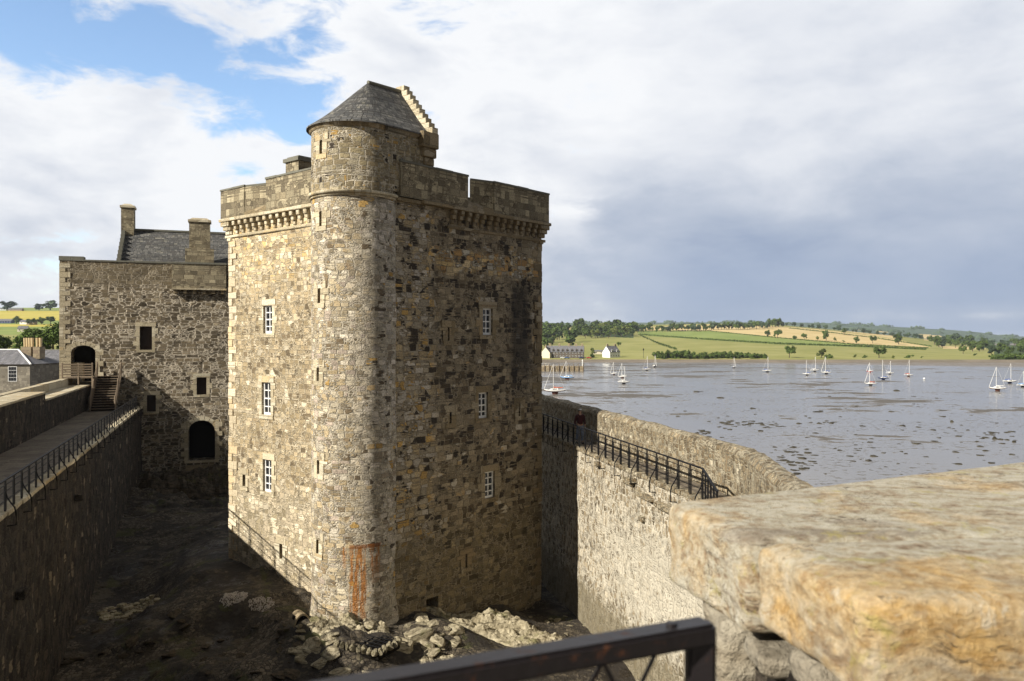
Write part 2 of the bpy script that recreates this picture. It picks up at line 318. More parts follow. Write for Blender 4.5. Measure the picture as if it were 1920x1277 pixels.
M['weed'] = plain('bladderwrack', (.038, .032, .018), .75, .3, 0, .6, 1.2, .05)
for k, c in dict(hull_white=(.78, .77, .74), hull_blue=(.22, .42, .72), hull_navy=(.03, .045, .12), hull_red=(.48, .05, .035), orange=(.62, .13, .05), cover_blue=(.05, .11, .38), antifoul=(.16, .05, .03), antifoul_dk=(.035, .035, .05), spar=(.70, .69, .66), pot=(.52, .40, .22), cream=(.62, .56, .44), car_blue=(.08, .14, .3), car_red=(.4, .03, .03), car_white=(.7, .7, .7)).items():
    M[k] = plain(k, c, .35 if 'hull' in k or 'car' in k else .7, .4, 0, .08)
def rockmat(name, c1, c2, moss=(.12, .12, .03), ms=.25):
    m, g, b = mat(name, .9, .2); p = g.n('ShaderNodeTexCoord').outputs['Object']
    n = g.noise(p, 2.2, 8, .65); s = g.noise(g.v('MULTIPLY', p, (1, 1, 5)), 2., 5, .6, .6); f = g.noise(p, 18., 5, .7)
    c = g.mix(g.mr(n, .3, .7), c1, c2); c = g.mix(g.mr(s, .5, .62), c, tuple(x*.55 for x in c1)); c = g.mix(g.m('MULTIPLY', g.mr(g.noise(p, .9, 5, .6), .55, .68), ms*2), c, moss)
    f_ = g.m('ADD', .7, g.m('MULTIPLY', f, .6)); g.put(b.inputs['Base Color'], g.mix(1., c, g.comb(f_, f_, f_), 'MULTIPLY'))
    bump(g, b, g.m('ADD', g.m('ADD', n, g.m('MULTIPLY', g.vor(p, 3., 'DISTANCE_TO_EDGE'), .8)), g.m('MULTIPLY', f, .5)), .09); return m
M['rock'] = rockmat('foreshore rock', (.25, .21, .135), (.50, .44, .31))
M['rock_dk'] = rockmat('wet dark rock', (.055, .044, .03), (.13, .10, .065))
def leafmat(name, c1, c2):
    m, g, b = mat(name, .75, .15); p = g.n('ShaderNodeTexCoord').outputs['Object']; rnd = g.n('ShaderNodeObjectInfo').outputs['Random']
    c = g.mix(g.noise(p, .9, 4, .6), c1, c2); k = g.m('ADD', .72, g.m('MULTIPLY', rnd, .5)); g.put(b.inputs['Base Color'], g.mix(1., c, g.comb(k, k, g.m('MULTIPLY', k, .9)), 'MULTIPLY')); return m
M['leaf'] = leafmat('broadleaf foliage', (.035, .065, .016), (.12, .165, .04))
M['leaf_y'] = leafmat('light foliage', (.07, .10, .025), (.19, .21, .06))
M['leaf_f'] = leafmat('far foliage', (.045, .075, .045), (.09, .125, .07))  # leaf green greyed to paint in the haze of distance
M['bark'] = plain('bark', (.09, .07, .05), .9, .1, 0, .3, 3)
def fieldmat(name, c1, c2, sc=.02):
    m, g, b = mat(name, .95, .1); p = g.n('ShaderNodeTexCoord').outputs['Object']
    n = g.noise(p, sc, 5, .6); f = g.noise(p, .35, 4, .7); c = g.mix(g.mr(n, .3, .7), c1, c2)
    k = g.m('ADD', .8, g.m('MULTIPLY', f, .4)); g.put(b.inputs['Base Color'], g.mix(1., c, g.comb(k, k, k), 'MULTIPLY')); return m
M['meadow'] = fieldmat('meadow grass', (.22, .225, .065), (.31, .295, .11))
M['green'] = fieldmat('green pasture', (.18, .235, .06), (.25, .29, .085))
M['wheat'] = fieldmat('ripe barley', (.50, .38, .17), (.60, .47, .24))
M['rape'] = fieldmat('yellow field', (.42, .36, .06), (.50, .42, .10))
M['woodland'] = fieldmat('woodland floor', (.035, .06, .02), (.07, .10, .03), .05)
M['farwood'] = fieldmat('distant woodland', (.06, .09, .07), (.10, .14, .09), .01)
M['beach'] = fieldmat('shingle beach', (.15, .125, .095), (.24, .20, .155), .05)
def mudmat():
    m, g, b = mat('wet mudflat', .1, .5); p = g.n('ShaderNodeTexCoord').outputs['Object']; x, y, z = g.sep(p)
    d = g.v('LENGTH', p)
    n = g.noise(p, .022, 7, .62, .4); n2 = g.noise(p, .16, 6, .65); n3 = g.noise(g.v('MULTIPLY', p, (.35, 1, 1)), .06, 6, .6)
    far = g.mr(d, 330., 560.)
    left = g.m('MULTIPLY', g.mr(x, 190., 90.), g.mr(d, 170., 260.))
    k = g.m('ADD', g.m('ADD', g.m('MULTIPLY', n, .6), g.m('MULTIPLY', n3, .55)), g.m('MULTIPLY', n2, .30))
    th = g.m('SUBTRACT', .832, g.m('ADD', g.m('MULTIPLY', far, .055), g.m('MULTIPLY', left, .075)))
    mud = g.mr(k, th, g.m('ADD', th, .03))
    beach = g.mr(d, 590., 660.)
    sp = g.m('MULTIPLY', g.mr(g.noise(g.v('MULTIPLY', p, (.75, 1, 1)), .85, 5, .7), .565, .62), g.mr(g.noise(p, .045, 4, .6), .42, .56))
    mud = g.m('MAXIMUM', mud, g.m('MULTIPLY', g.mr(n2, .35, .6), beach)); mud = g.m('MAXIMUM', mud, sp)
    col = g.mix(mud, g.mix(n, (.15, .135, .12), (.20, .18, .155)), g.mix(n2, (.055, .046, .032), (.11, .088, .062)))
    col = g.mix(g.m('MULTIPLY', beach, .8), col, (.19, .16, .13))
    g.put(b.inputs['Base Color'], col); g.put(b.inputs['Roughness'], g.m('ADD', g.mf(mud, .17, .6), g.m('MULTIPLY', beach, .25)))
    b.inputs['IOR'].default_value = 1.45
    bump(g, b, g.m('ADD', g.m('MULTIPLY', mud, .6), g.m('MULTIPLY', g.noise(p, 1.2, 4, .6), .06)), .12)
    return m
M['mud'] = mudmat()
def courtmat():
    m, g, b = mat('courtyard mud and shingle', .7, .4); p = g.n('ShaderNodeTexCoord').outputs['Object']
    n = g.noise(p, .35, 6, .6); f = g.noise(p, 5., 6, .7); s = g.vor(p, 6., 'F1', '3D', 1, 'Color'); e = g.vor(p, 6., 'DISTANCE_TO_EDGE')
    peb = g.m('MULTIPLY', g.mr(n, .46, .56), g.mr(e, .03, .09)); sr = g.sep(s)[0]
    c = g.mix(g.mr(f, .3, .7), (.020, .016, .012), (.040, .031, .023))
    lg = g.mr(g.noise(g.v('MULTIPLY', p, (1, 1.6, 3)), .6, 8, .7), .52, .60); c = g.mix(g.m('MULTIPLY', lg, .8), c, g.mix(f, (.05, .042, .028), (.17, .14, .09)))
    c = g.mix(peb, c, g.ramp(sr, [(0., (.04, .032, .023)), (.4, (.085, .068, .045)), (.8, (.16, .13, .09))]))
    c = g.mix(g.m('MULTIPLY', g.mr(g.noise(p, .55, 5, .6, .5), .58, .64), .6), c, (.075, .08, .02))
    g.put(b.inputs['Base Color'], c); g.put(b.inputs['Roughness'], g.mf(g.mr(n, .44, .36), .85, .25))
    bump(g, b, g.m('ADD', g.m('MULTIPLY', peb, .9), f), .11); return m
M['court'] = courtmat()
def copemat():
    m, g, b = mat('lichened coping sandstone', .9, .15); p = g.n('ShaderNodeTexCoord').outputs['Object']
    wp = g.v('ADD', p, g.v('SCALE', g.v('SUBTRACT', g.noise(p, 2.2, 4, out=1), (.5, .5, .5)), .35))
    st = g.v('MULTIPLY', wp, (1., 2.6, 6.)); f = g.noise(p, 70., 5, .75); gr = g.noise(p, 24., 7, .75)
    n = g.mf(.5, g.noise(st, 4.5, 9, .72), gr)
    c = g.ramp(n, [(.33, (.13, .085, .05)), (.42, (.30, .225, .15)), (.48, (.41, .36, .265)), (.55, (.51, .47, .375)), (.66, (.57, .53, .45))])
    o1 = g.noise(g.v('ADD', wp, (3, 9, 1)), 1.7, 9, .7); side = g.mr(g.sep(wp)[1], 2.35, 1.75); face = g.mr(g.sep(wp)[2], EZ-.60, EZ-.68)
    org = g.mr(g.m('ADD', o1, g.m('ADD', g.m('MULTIPLY', side, .13), g.m('MULTIPLY', face, .03))), .505, .74, kind='LINEAR')
    c = g.mix(g.m('MULTIPLY', org, .85), c, g.mix(g.mr(gr, .35, .65), (.42, .235, .06), (.68, .42, .13)))
    c = g.mix(g.m('MULTIPLY', g.mr(g.noise(st, 1.6, 7, .7), .53, .66), .6), c, (.17, .125, .09))
    ck = g.m('ABSOLUTE', g.m('SUBTRACT', g.noise(g.v('MULTIPLY', wp, (.7, 3.4, 9.)), 2.1, 5, .6), .5)); c = g.mix(g.m('MULTIPLY', g.mr(ck, .014, .002), g.mr(g.noise(p, 2.7, 3, .6), .45, .58)), c, (.10, .075, .05))
    yel = g.mr(g.noise(wp, 6.5, 7, .7), .57, .67); c = g.mix(g.m('MULTIPLY', yel, .55), c, (.42, .36, .09))
    pale = g.mr(g.noise(g.v('ADD', wp, (5, 5, 5)), 9., 7, .75), .56, .68); c = g.mix(g.m('MULTIPLY', pale, .5), c, (.60, .58, .50))
    k = g.m('ADD', .6, g.m('MULTIPLY', f, .8)); c = g.mix(1., c, g.comb(k, k, k), 'MULTIPLY')
    g.put(b.inputs['Base Color'], c); bump(g, b, g.m('ADD', g.m('MULTIPLY', n, 1.4), g.m('MULTIPLY', f, .35)), .022); return m
M['cope'] = copemat()
def railmat():
    m, g, b = mat('old painted iron bar', .45, .35); p = g.n('ShaderNodeTexCoord').outputs['Object']
    r = g.mr(g.noise(p, 22., 6, .7), .56, .70)
    g.put(b.inputs['Base Color'], g.mix(g.m('MULTIPLY', r, .8), (.016, .013, .014), (.10, .035, .012))); g.put(b.inputs['Roughness'], g.mf(r, .42, .8)); bump(g, b, g.noise(p, 40, 4, .6), .002); return m
M['rubble_near'] = rockmat('near rubble', (.20, .17, .125), (.42, .38, .30), (.22, .15, .06), .15)
M['rail'] = railmat()
# ------------------------------------------------------------------ wall planes
class Plane:
    """a vertical wall plane: s metres along, z height, d depth inwards"""
    def __init__(s, P, Dr, In, rough=.0):
        s.P = V(P[0], P[1], 0); s.D = V(Dr[0], Dr[1], 0).normalized(); s.I = V(In[0], In[1], 0).normalized(); s.r = rough
    def __call__(s, a, z, d=0.): return s.P+s.D*a+s.I*d+V(0, 0, z)
    def rough(s, a, z, d=0.):
        p = s(a, z, d)
        if d == 0. and s.r: p = p-s.I*(s.r*(mn.noise(p*.7)+.6*mn.noise(p*2.3)))
        return p
    def at(s, px):
        k = (px-CX)/F; return (k*s.P.y-s.P.x)/(s.D.x-k*s.D.y)
    def z(s, px, py): return EZ+(YH-py)/F*s(s.at(px), 0).y
    def rect(s, x0, x1, y0, y1):
        a, b = s.at(x0), s.at(x1); xm = (x0+x1)/2
        return (min(a, b), max(a, b), s.z(xm, y1), s.z(xm, y0))
def brk(a, b, cuts, st):
    L = sorted({round(x, 5) for x in [a, b]+[c for c in cuts if a < c < b]}); out = []
    for p, q in zip(L, L[1:]):
        n = max(1, int(math.ceil((q-p)/st))); out += [p+(q-p)*i/n for i in range(n)]
    return out+[b]
def wall_grid(mb, mp, s0, s1, z0, z1, ops=(), st=.6, edge_ops=True):
    rf = getattr(mp, 'rough', mp)
    S = brk(s0, s1, [x for o in ops for x in o[:2]], st); Z = brk(z0, z1, [x for o in ops for x in o[2:4]], st)
    corners = {(round(o[i], 4), round(o[j], 4)) for o in ops for i in (0, 1) for j in (2, 3)}
    def P(a, z):
        near = any(o[0]-.02 <= a <= o[1]+.02 and o[2]-.02 <= z <= o[3]+.02 for o in ops)
        return mp(a, z, 0) if near else rf(a, z, 0)
    cache = {(a, z): P(a, z) for a in S for z in Z}
    for a, b in zip(S, S[1:]):
        for c, d in zip(Z, Z[1:]):
            m_, n_ = (a+b)/2, (c+d)/2
            if any(o[0] < m_ < o[1] and o[2] < n_ < o[3] for o in ops): continue
            mb.face([cache[a, c], cache[b, c], cache[b, d], cache[a, d]], [(a, c), (b, c), (b, d), (a, d)])
    for o in ops:
        a, b, c, d, dp = o[:5]; rise = o[5] if len(o) > 5 else 0
        mb.face([mp(a, c), mp(a, d-rise), mp(a, d-rise, dp), mp(a, c, dp)], [(a, c), (a, d), (a+dp, d), (a+dp, c)])
        mb.face([mp(b, c), mp(b, d-rise), mp(b, d-rise, dp), mp(b, c, dp)], [(b, c), (b, d), (b-dp, d), (b-dp, c)])
        mb.face([mp(a, c), mp(b, c), mp(b, c, dp), mp(a, c, dp)], [(a, c), (b, c), (b, c+dp), (a, c+dp)])
        if not rise: mb.face([mp(a, d), mp(b, d), mp(b, d, dp), mp(a, d, dp)], [(a, d), (b, d), (b, d+dp), (a, d+dp)])
        else:
            n = 12; xc = (a+b)/2; hw = (b-a)/2
            arc = [(xc-hw*math.cos(math.pi*i/n), d-rise+rise*math.sin(math.pi*i/n)) for i in range(n+1)]
            for (p, q), (r, t) in zip(arc, arc[1:]):
                mb.face([mp(p, q), mp(r, t), mp(r, t, dp), mp(p, q, dp)], [(p, q), (r, t), (r, t+dp), (p, q+dp)])
                mb.face([mp(p, q), mp(r, t), mp(r, d), mp(p, d)], [(p, q), (r, t), (r, d), (p, d)])
def slab_back(mp, o, mat_, name, parent, extra=0.):
    mb = MB(); a, b, c, d, dp = o[:5]; mb.mbox(mp, a-.05, b+.05, c-.05, d+.05, dp-.004+extra, dp+.1+extra)
    return mb.build(name, mat_, parent)
def sash(mp, o, parent, cols=2, rows=4, depth=.14):
    a, b, c, d = o[:4]; mb = MB(); t = .075; f0, f1 = depth-.05, depth+.04
    for q in ((a, a+t, c, d), (b-t, b, c, d), (a+t, b-t, c, c+t*1.5), (a+t, b-t, d-t, d)): mb.mbox(mp, *q, f0, f1)
    zm = (c+d)/2; mb.mbox(mp, a+t, b-t, zm-.03, zm+.03, f0+.004, f1)
    for i in range(1, cols):
        x = a+t+(b-a-2*t)*i/cols; mb.mbox(mp, x-.026, x+.026, c+t*1.5, d-t, f0+.012, f1-.01)
    for i in range(1, rows):
        if i*2 == rows: continue
        z = c+(d-c)*i/rows; mb.mbox(mp, a+t, b-t, z-.024, z+.024, f0+.012, f1-.01)
    w = mb.build('window', M['white'], parent)
    p = MB(); p.mbox(mp, a+.02, b-.02, c+.02, d-.02, f1-.02, f1+.06); p.build('pane', M['glass'], w)
    return w
def surround(mp, o, parent, matn='ashlar', w=.28, lintel=True, d0=-.025, arch=False):
    a, b, c, d = o[:4]; mb = MB(); rnd = random.Random(int(a*100+c*10)); d1 = .03
    for side in (0, 1):
        z = c; k = 0
        while z < d-.02:
            h = min(rnd.uniform(.32, .5), d-z); ww = w*(1.35 if k % 2 else .75)
            if side: mb.mbox(mp, b+.002, b+ww, z, z+h-.012, d0-rnd.uniform(0, .01), d1)
            else: mb.mbox(mp, a-ww, a-.002, z, z+h-.012, d0-rnd.uniform(0, .01), d1)
            z += h; k += 1
    if lintel and not arch: mb.mbox(mp, a-w*.9, b+w*.9, d+.004, d+.32, d0-.01, d1)
    if arch:
        rise = o[5]; xc = (a+b)/2; hw = (b-a)/2; n = 9
        for i in range(n):
            t0, t1 = math.pi*i/n+.02, math.pi*(i+1)/n-.02; P = []
            for dd in (d0, d1):
                for t, q in ((t0, 0), (t1, 0), (t1, .34), (t0, .34)): P.append(mp(xc-(hw+q)*math.cos(t), d-rise+(rise+q)*math.sin(t), dd))
            mb.hexa(P)
    mb.mbox(mp, a-w*.7, b+w*.7, c-.2, c-.004, d0-.02, d1)
    return mb.build('window_surround' if not arch else 'arch_surround', M[matn], parent)

# ------------------------------------------------------------------ THE ROUND-TURRETED TOWER
TA, TB = V(.640, .768, 0).normalized(), V(-.768, .640, 0).normalized(); TC = V(-6.83, 34.86, 0); TR = 1.87
def Z(r): return EZ+r
LP = Plane(TC-TA*.1, TB, TA, .05); RP = Plane(TC-TB*1.65, TA, TB, .05)
dirc = (-TC).normalized(); dirr = V(-dirc.y, dirc.x, 0)
if dirr.x < 0: dirr = -dirr
class Drum:
    def __init__(s, r): s.R = r
    def __call__(s, a, z, d=0.):
        rr = s.R+(max(0, Z(-11.2)-z)*.10 if z > Z(-13) else .18); f = a/TR
        return TC+(dirc*math.cos(f)+dirr*math.sin(f))*(rr-d)+V(0, 0, z)
    def rough(s, a, z, d=0.):
        p = s(a, z, d); n = (p-TC); n.z = 0; n.normalize(); return p+n*(.028*mn.noise(p*1.1)+.022*mn.noise(p*3.1))
    def at(s, px):
        k = V((px-CX)/F, 1, 0); A_ = k.dot(k); B_ = -2*k.dot(TC); C_ = TC.dot(TC)-TR**2; t = (-B_-math.sqrt(B_*B_-4*A_*C_))/(2*A_)
        p = k*t-TC; return TR*math.atan2(p.dot(dirr), p.dot(dirc))
    def rect(s, x0, x1, y0, y1):
        a, b = s.at(x0), s.at(x1); y = s((a+b)/2, 0).y; return (a, b, EZ+(YH-y1)/F*y, EZ+(YH-y0)/F*y)
DR = Drum(TR)
tower = thing('castle_tower', 'tall square stone tower with round slate-capped stair turret rising from the yard', 'tower', (TC.x, TC.y, 0))
tower.location = (0, 0, 0)
ZB = Z(-16); ZS = Z(6.05); ZT = Z(7.62); ZC = Z(5.25)
# round turret
slits = [DR.rect(600, 605, 261, 287), DR.rect(599.5, 604, 395, 423), DR.rect(596.5, 601.5, 540, 568), DR.rect(594.5, 599, 689, 715), DR.rect(595, 599.5, 864, 890), DR.rect(593.5, 598, 1014, 1040)]
slits = [(a, b if b-a > .16 else a+.16, c, d, .35) for a, b, c, d in slits]
mb = MB(); wall_grid(mb, DR, -math.pi*TR, math.pi*TR, ZB, Z(8.95), slits, .3)
mb.build('stair_turret', M['drum'], tower, True, True)
for o in slits:
    slab_back(DR, o, M['void'], 'arrow_slit', tower)
    s_ = surround(DR, o, tower, 'ashlar', .34, d0=-.022); s_.name = 'slit_surround'
# square body
lw = [(LP.rect(494.5, 511, 573, 625)), (LP.rect(491.5, 508, 717, 778)), (LP.rect(493.5, 509.5, 862, 923))]
lw = [(*o, .3) for o in lw]
lsl = [(*LP.rect(455.5, 460.5, 890, 912), .3), (*LP.rect(524.5, 530, 1020, 1048), .3)]
rw = [(*RP.rect(905, 923, 578, 628), .3), (*RP.rect(897, 914.5, 736, 784), .3), (*RP.rect(908.5, 927, 884, 934), .3)]
rsl = [(*RP.rect(839, 842, 614, 639), .3), (*RP.rect(842.5, 846, 773, 794), .3), (*RP.rect(972, 975, 757, 780), .3), (*RP.rect(872, 875.5, 1039, 1065), .3), (*RP.rect(799, 822, 1121, 1143), .8)]
LE, RE = 9.96, 11.12
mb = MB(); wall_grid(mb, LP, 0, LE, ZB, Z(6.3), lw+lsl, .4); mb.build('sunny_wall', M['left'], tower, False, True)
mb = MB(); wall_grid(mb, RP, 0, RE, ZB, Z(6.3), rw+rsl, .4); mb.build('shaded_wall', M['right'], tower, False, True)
def TP(u, v, z): return TC+TA*u+TB*v+V(0, 0, z)
mb = MB()
mb.face([TP(-.1, LE, ZB), TP(RE, LE, ZB), TP(RE, LE, Z(6.3)), TP(-.1, LE, Z(6.3))]); mb.face([TP(RE, -1.65, ZB), TP(RE, LE, ZB), TP(RE, LE, Z(6.3)), TP(RE, -1.65, Z(6.3))])
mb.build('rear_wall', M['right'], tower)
mb = MB(); mb.face([TP(.2, -1.3, Z(6.28)), TP(RE-.2, -1.3, Z(6.28)), TP(RE-.2, LE-.2, Z(6.28)), TP(.2, LE-.2, Z(6.28))]); mb.build('roof', M['flag'], tower)
for o in lw: sash(LP, o, tower); surround(LP, o, tower, 'ashlar', .3)
for o in rw: sash(RP, o, tower); surround(RP, o, tower, 'ashlar_dk', .36)
for o in lsl: slab_back(LP, o, M['void'], 'arrow_slit', tower); surround(LP, o, tower, 'ashlar', .3).name = 'slit_surround'
for o in rsl[:4]: slab_back(RP, o, M['void'], 'arrow_slit', tower); surround(RP, o, tower, 'ashlar_dk', .42).name = 'slit_surround'
slab_back(RP, rsl[4], M['void'], 'drain_opening', tower)
# quoins: one dressed stone after another up each corner
def quoins(mp, s_edge, sgn, z0, z1, mt, seed):
    rr = random.Random(seed); mb = MB(); z = z0; k = 0
    while z < z1-.1:
        h = rr.uniform(.28, .42); w = rr.uniform(.55, .8) if k % 2 else rr.uniform(.28, .4); pr = rr.uniform(.012, .05)
        mb.mbox(mp, *( (s_edge-w, s_edge+pr) if sgn > 0 else (s_edge-pr, s_edge+w)), z, min(z+h-.015, z1), -pr, .12)
        z += h; k += 1
    return mb.build('quoins', M[mt], tower, bevel=.012)
quoins(LP, LE, 1, Z(-12.5), ZC, 'quoin', 3)
quoins(RP, RE, 1, Z(-8.6), ZC, 'ashlar_dk', 5); quoins(RP, RE-.12, 1, Z(-15.5), Z(-11.), 'ashlar_dk', 6)
# string course round the turret and along the parapets
mb = MB(); N_ = 56
for z0, z1, pr in ((5.93, 6.03, .07), (6.03, 6.15, .15)):
    for i in range(N_):
        a0, a1 = (-math.pi+i*2*math.pi/N_)*TR, (-math.pi+(i+1)*2*math.pi/N_)*TR
        mb.mbox(DR, a0, a1, Z(z0), Z(z1), -pr, .05)
mb.build('string_course', M['ashlar'], tower, True, True)
mb = MB(); mb.mbox(LP, 1.9, LE+.42, Z(5.97), Z(6.13), -.36, 0); mb.mbox(LP, 1.8, LE+.3, Z(5.16), Z(5.30), -.08, .02)
md = MB(); md.mbox(RP, 2.2, RE+.42, Z(5.96), Z(6.12), -.36, 0); md.mbox(RP, .8, 2.2, Z(5.93), Z(6.10), -.22, 0); md.mbox(RP, 4.0, RE+.3, Z(5.10), Z(5.24), -.06, .02)
md.build('cornice', M['ashlar_dk'], tower, bevel=.02)
mb.build('cornice', M['ashlar'], tower, bevel=.02)
# corbels: two-step carved stones, each on its own
def corbel(mp, s0, mt):
    mb = MB(); w = .2
    mb.mbox(mp, s0, s0+w, Z(5.32), Z(5.52), -.09, .05); mb.mbox(mp, s0-.01, s0+w+.01, Z(5.53), Z(5.73), -.19, .05); mb.mbox(mp, s0-.02, s0+w+.02, Z(5.74), Z(5.955), -.29, .05)
    mb.build('corbel', M[mt], tower, bevel=.02)
s = 1.95
while s < LE+.1: corbel(LP, s, 'ashlar'); s += .545
s = 4.2
while s < RE+.1: corbel(RP, s, 'ashlar_dk'); s += .505
# corner rounds at the two outer corners
for (mp, e, mt) in ((LP, LE, 'ashlar'), (RP, RE, 'ashlar_dk')):
    mb = MB()
    for z0, z1, pr in ((5.0, 5.15, .10), (5.32, 5.52, .15), (5.53, 5.73, .24), (5.74, 5.955, .33)): mb.mbox(mp, e-.25, e+pr, Z(z0), Z(z1), -pr+.02, .1)
    mb.build('corner_corbel', M[mt], tower, bevel=.02)
# parapet with one embrasure in each visible side
LO = Plane(TC-TA*.40, TB, TA, .02); RO = Plane(TC-TB*1.93, TA, TB, .02)
def merlon(mp, s0, s1, z1, th, nm='merlon', mt='parapet'):
    mb = MB(); wall_grid(mb, mp, s0, s1, Z(6.12), z1, (), .5)
    for q in (s0, s1): mb.face([mp(q, Z(6.12)), mp(q, Z(6.12), th), mp(q, z1, th), mp(q, z1)])
    mb.face([mp(s0, Z(6.12), th), mp(s1, Z(6.12), th), mp(s1, z1, th), mp(s0, z1, th)]); mb.face([mp(s0, z1), mp(s1, z1), mp(s1, z1, th), mp(s0, z1, th)])
    o = mb.build(nm, M[mt], tower)
    c = MB(); L = s1-s0; n = max(1, round(L/.95))
    for i in range(n): c.mbox(mp, s0-.03*(i == 0)+L*i/n, s0+L*(i+1)/n-.012+.03*(i == n-1), z1-.001, z1+.09+random.uniform(-.01, .02), -.04, th+.03)
    c.build('coping', M['lead'], o)
    return o
merlon(LO, 1.7, 6.2, Z(7.66), .8); merlon(LO, 8.07, LE+.3, Z(7.55), .8)
merlon(RO, .9, 5.14, Z(7.60), .8); merlon(RO, 7.0, RE+.3, Z(7.60), .8)
def splay(mp, poly, z1):        # slanted cheek that narrows the embrasure to a slot
    mb = MB(); n = len(poly)
    for i in range(n):
        (a, b), (c, d) = poly[i], poly[(i+1) % n]; L_ = math.hypot(c-a, d-b)
        mb.face([mp(a, Z(6.12), b), mp(c, Z(6.12), d), mp(c, z1, d), mp(a, z1, b)], [(a, Z(6.12)), (a+L_, Z(6.12)), (a+L_, z1), (a, z1)])
    mb.face([mp(a, z1, b) for a, b in poly]); o = mb.build('embrasure_cheek', M['parapet'], tower)
    m2 = MB(); m2.hexa([mp(a, z1+.001, b) for a, b in poly]+[mp(a, z1+.09, b-.03) for a, b in poly]); m2.build('coping', M['lead'], o)
splay(LO, [(8.072, .03), (6.65, .40), (6.65, .78), (8.072, .78)], Z(7.53)); splay(RO, [(7.002, .03), (5.70, .42), (6.12, .78), (7.002, .78)], Z(7.58))
def sill(mp, s0, s1, th):
    mb = MB(); mb.hexa([mp(s0, Z(6.12), 0), mp(s1, Z(6.12), 0), mp(s1, Z(6.12), th), mp(s0, Z(6.12), th), mp(s0, Z(6.30), .01), mp(s1, Z(6.30), .01), mp(s1, Z(6.85), th), mp(s0, Z(6.85), th)])
    mb.build('embrasure_sill', M['ashlar_dk'], tower)
sill(LO, 6.2, 8.07, .8); sill(RO, 5.14, 7.0, .8)
RB = Plane(TC+TA*(RE+.3), TB, -TA); LB = Plane(TC+TB*(LE+.3), TA, -TB)
merlon(RB, -.4, 4.8, Z(7.6), .6, 'rear_parapet'); merlon(RB, 6.2, LE, Z(7.6), .6, 'rear_parapet'); merlon(LB, 1., RE, Z(7.5), .6, 'rear_parapet')
# chimney on the roof
mb = MB(); P = [(1.3, 5.97), (2.5, 5.97), (2.5, 7.05), (1.3, 7.05)]
mb.hexa([TP(u, v, Z(6.3)) for u, v in P]+[TP(u, v, Z(8.85)) for u, v in P])
ch = mb.build('chimney', M['parapet'], tower)
P = [(1.2, 5.87), (2.6, 5.87), (2.6, 7.15), (1.2, 7.15)]; Q = [(1.35, 6.02), (2.45, 6.02), (2.45, 7.0), (1.35, 7.0)]
MB().hexa([TP(u, v, Z(8.851)) for u, v in P]+[TP(u, v, Z(9.03)) for u, v in P]).build('cap', M['lead'], ch)
MB().hexa([TP(u, v, Z(9.031)) for u, v in Q]+[TP(u, v, Z(9.12)) for u, v in Q]).build('cap', M['lead'], ch)
# cap-house behind the drum, its slated roof and crow-stepped gable
W1 = 1.85
mb = MB(); P = [(0, -W1), (2.95, -W1), (2.95, W1), (0, W1)]; mb.hexa([TP(u, v, Z(6.3)) for u, v in P]+[TP(u, v, Z(8.95)) for u, v in P]); mb.build('cap_house_wall', M['drum'], tower)
mb = MB()
for i in range(40):
    a0, a1 = (-math.pi*.5+i*math.pi*1.0/40), (-math.pi*.5+(i+1)*math.pi/40)
    def ed(a, r, z): return TC-TA*(r*math.cos(a))+TB*(r*math.sin(a))+V(0, 0, z)
    for r0, z0, r1, z1 in ((TR+.02, 8.78, TR+.09, 8.86), (TR+.09, 8.86, TR+.10, 8.95), (TR+.10, 8.95, TR+.13, 9.0)):
        mb.face([ed(a0, r0, Z(z0)), ed(a1, r0, Z(z0)), ed(a1, r1, Z(z1)), ed(a0, r1, Z(z1))])
for sgn in (-1, 1):
    for (w0, z0, w1, z1) in ((TR+.02, 8.78, TR+.09, 8.86), (TR+.09, 8.86, TR+.10, 8.95), (TR+.10, 8.95, TR+.13, 9.0)):
        mb.face([TP(0, sgn*w0, Z(z0)), TP(2.6, sgn*w0, Z(z0)), TP(2.6, sgn*w1, Z(z1)), TP(0, sgn*w1, Z(z1))])
mb.build('eaves_course', M['ashlar_dk'], tower, True, True)
mb = MB(); re_ = TR+.20; AP = TP(.72, 0, Z(11.32)); RI = TP(2.62, 0, Z(11.36)); ze = Z(8.99)
K = 10
for i in range(48):
    a0, a1 = -math.pi/2+i*math.pi/48, -math.pi/2+(i+1)*math.pi/48
    e0, e1 = ed(a0, re_, ze), ed(a1, re_, ze); L0 = (AP-e0).length
    for k in range(K):      # concave bell-cast towards the eaves
        t0, t1 = k/K, (k+1)/K; sg = lambda t: -.16*math.sin(math.pi*t)*(1-t)
        q = [e0.lerp(AP, t0)+V(0, 0, sg(t0)), e1.lerp(AP, t0)+V(0, 0, sg(t0)), e1.lerp(AP, t1)+V(0, 0, sg(t1)), e0.lerp(AP, t1)+V(0, 0, sg(t1))]
        uu = [a0*2.0, a1*2.0]; mb.face(q, [(uu[0], t0*L0), (uu[1], t0*L0), (uu[1], t1*L0), (uu[0], t1*L0)])
    mb.face([e0, e1, e1-V(0, 0, .06), e0-V(0, 0, .06)])
for sgn in (-1, 1):
    a, b_ = TP(0, sgn*re_, ze), TP(2.62, sgn*re_, ze)
    for k in range(K):
        t0, t1 = k/K, (k+1)/K; v0, v1 = V(0, 0, sg(t0)), V(0, 0, sg(t1)); mb.face([a.lerp(AP, t0)+v0, b_.lerp(RI, t0)+v0, b_.lerp(RI, t1)+v1, a.lerp(AP, t1)+v1], [(3.14+.72*t0, t0*L0), (3.14+2.62, t0*L0), (3.14+2.62, t1*L0), (3.14+.72*t1, t1*L0)])
    mb.face([a, b_, b_-V(0, 0, .06), a-V(0, 0, .06)])
roof = mb.build('cap_house_roof', M['slate'], tower, False, True)
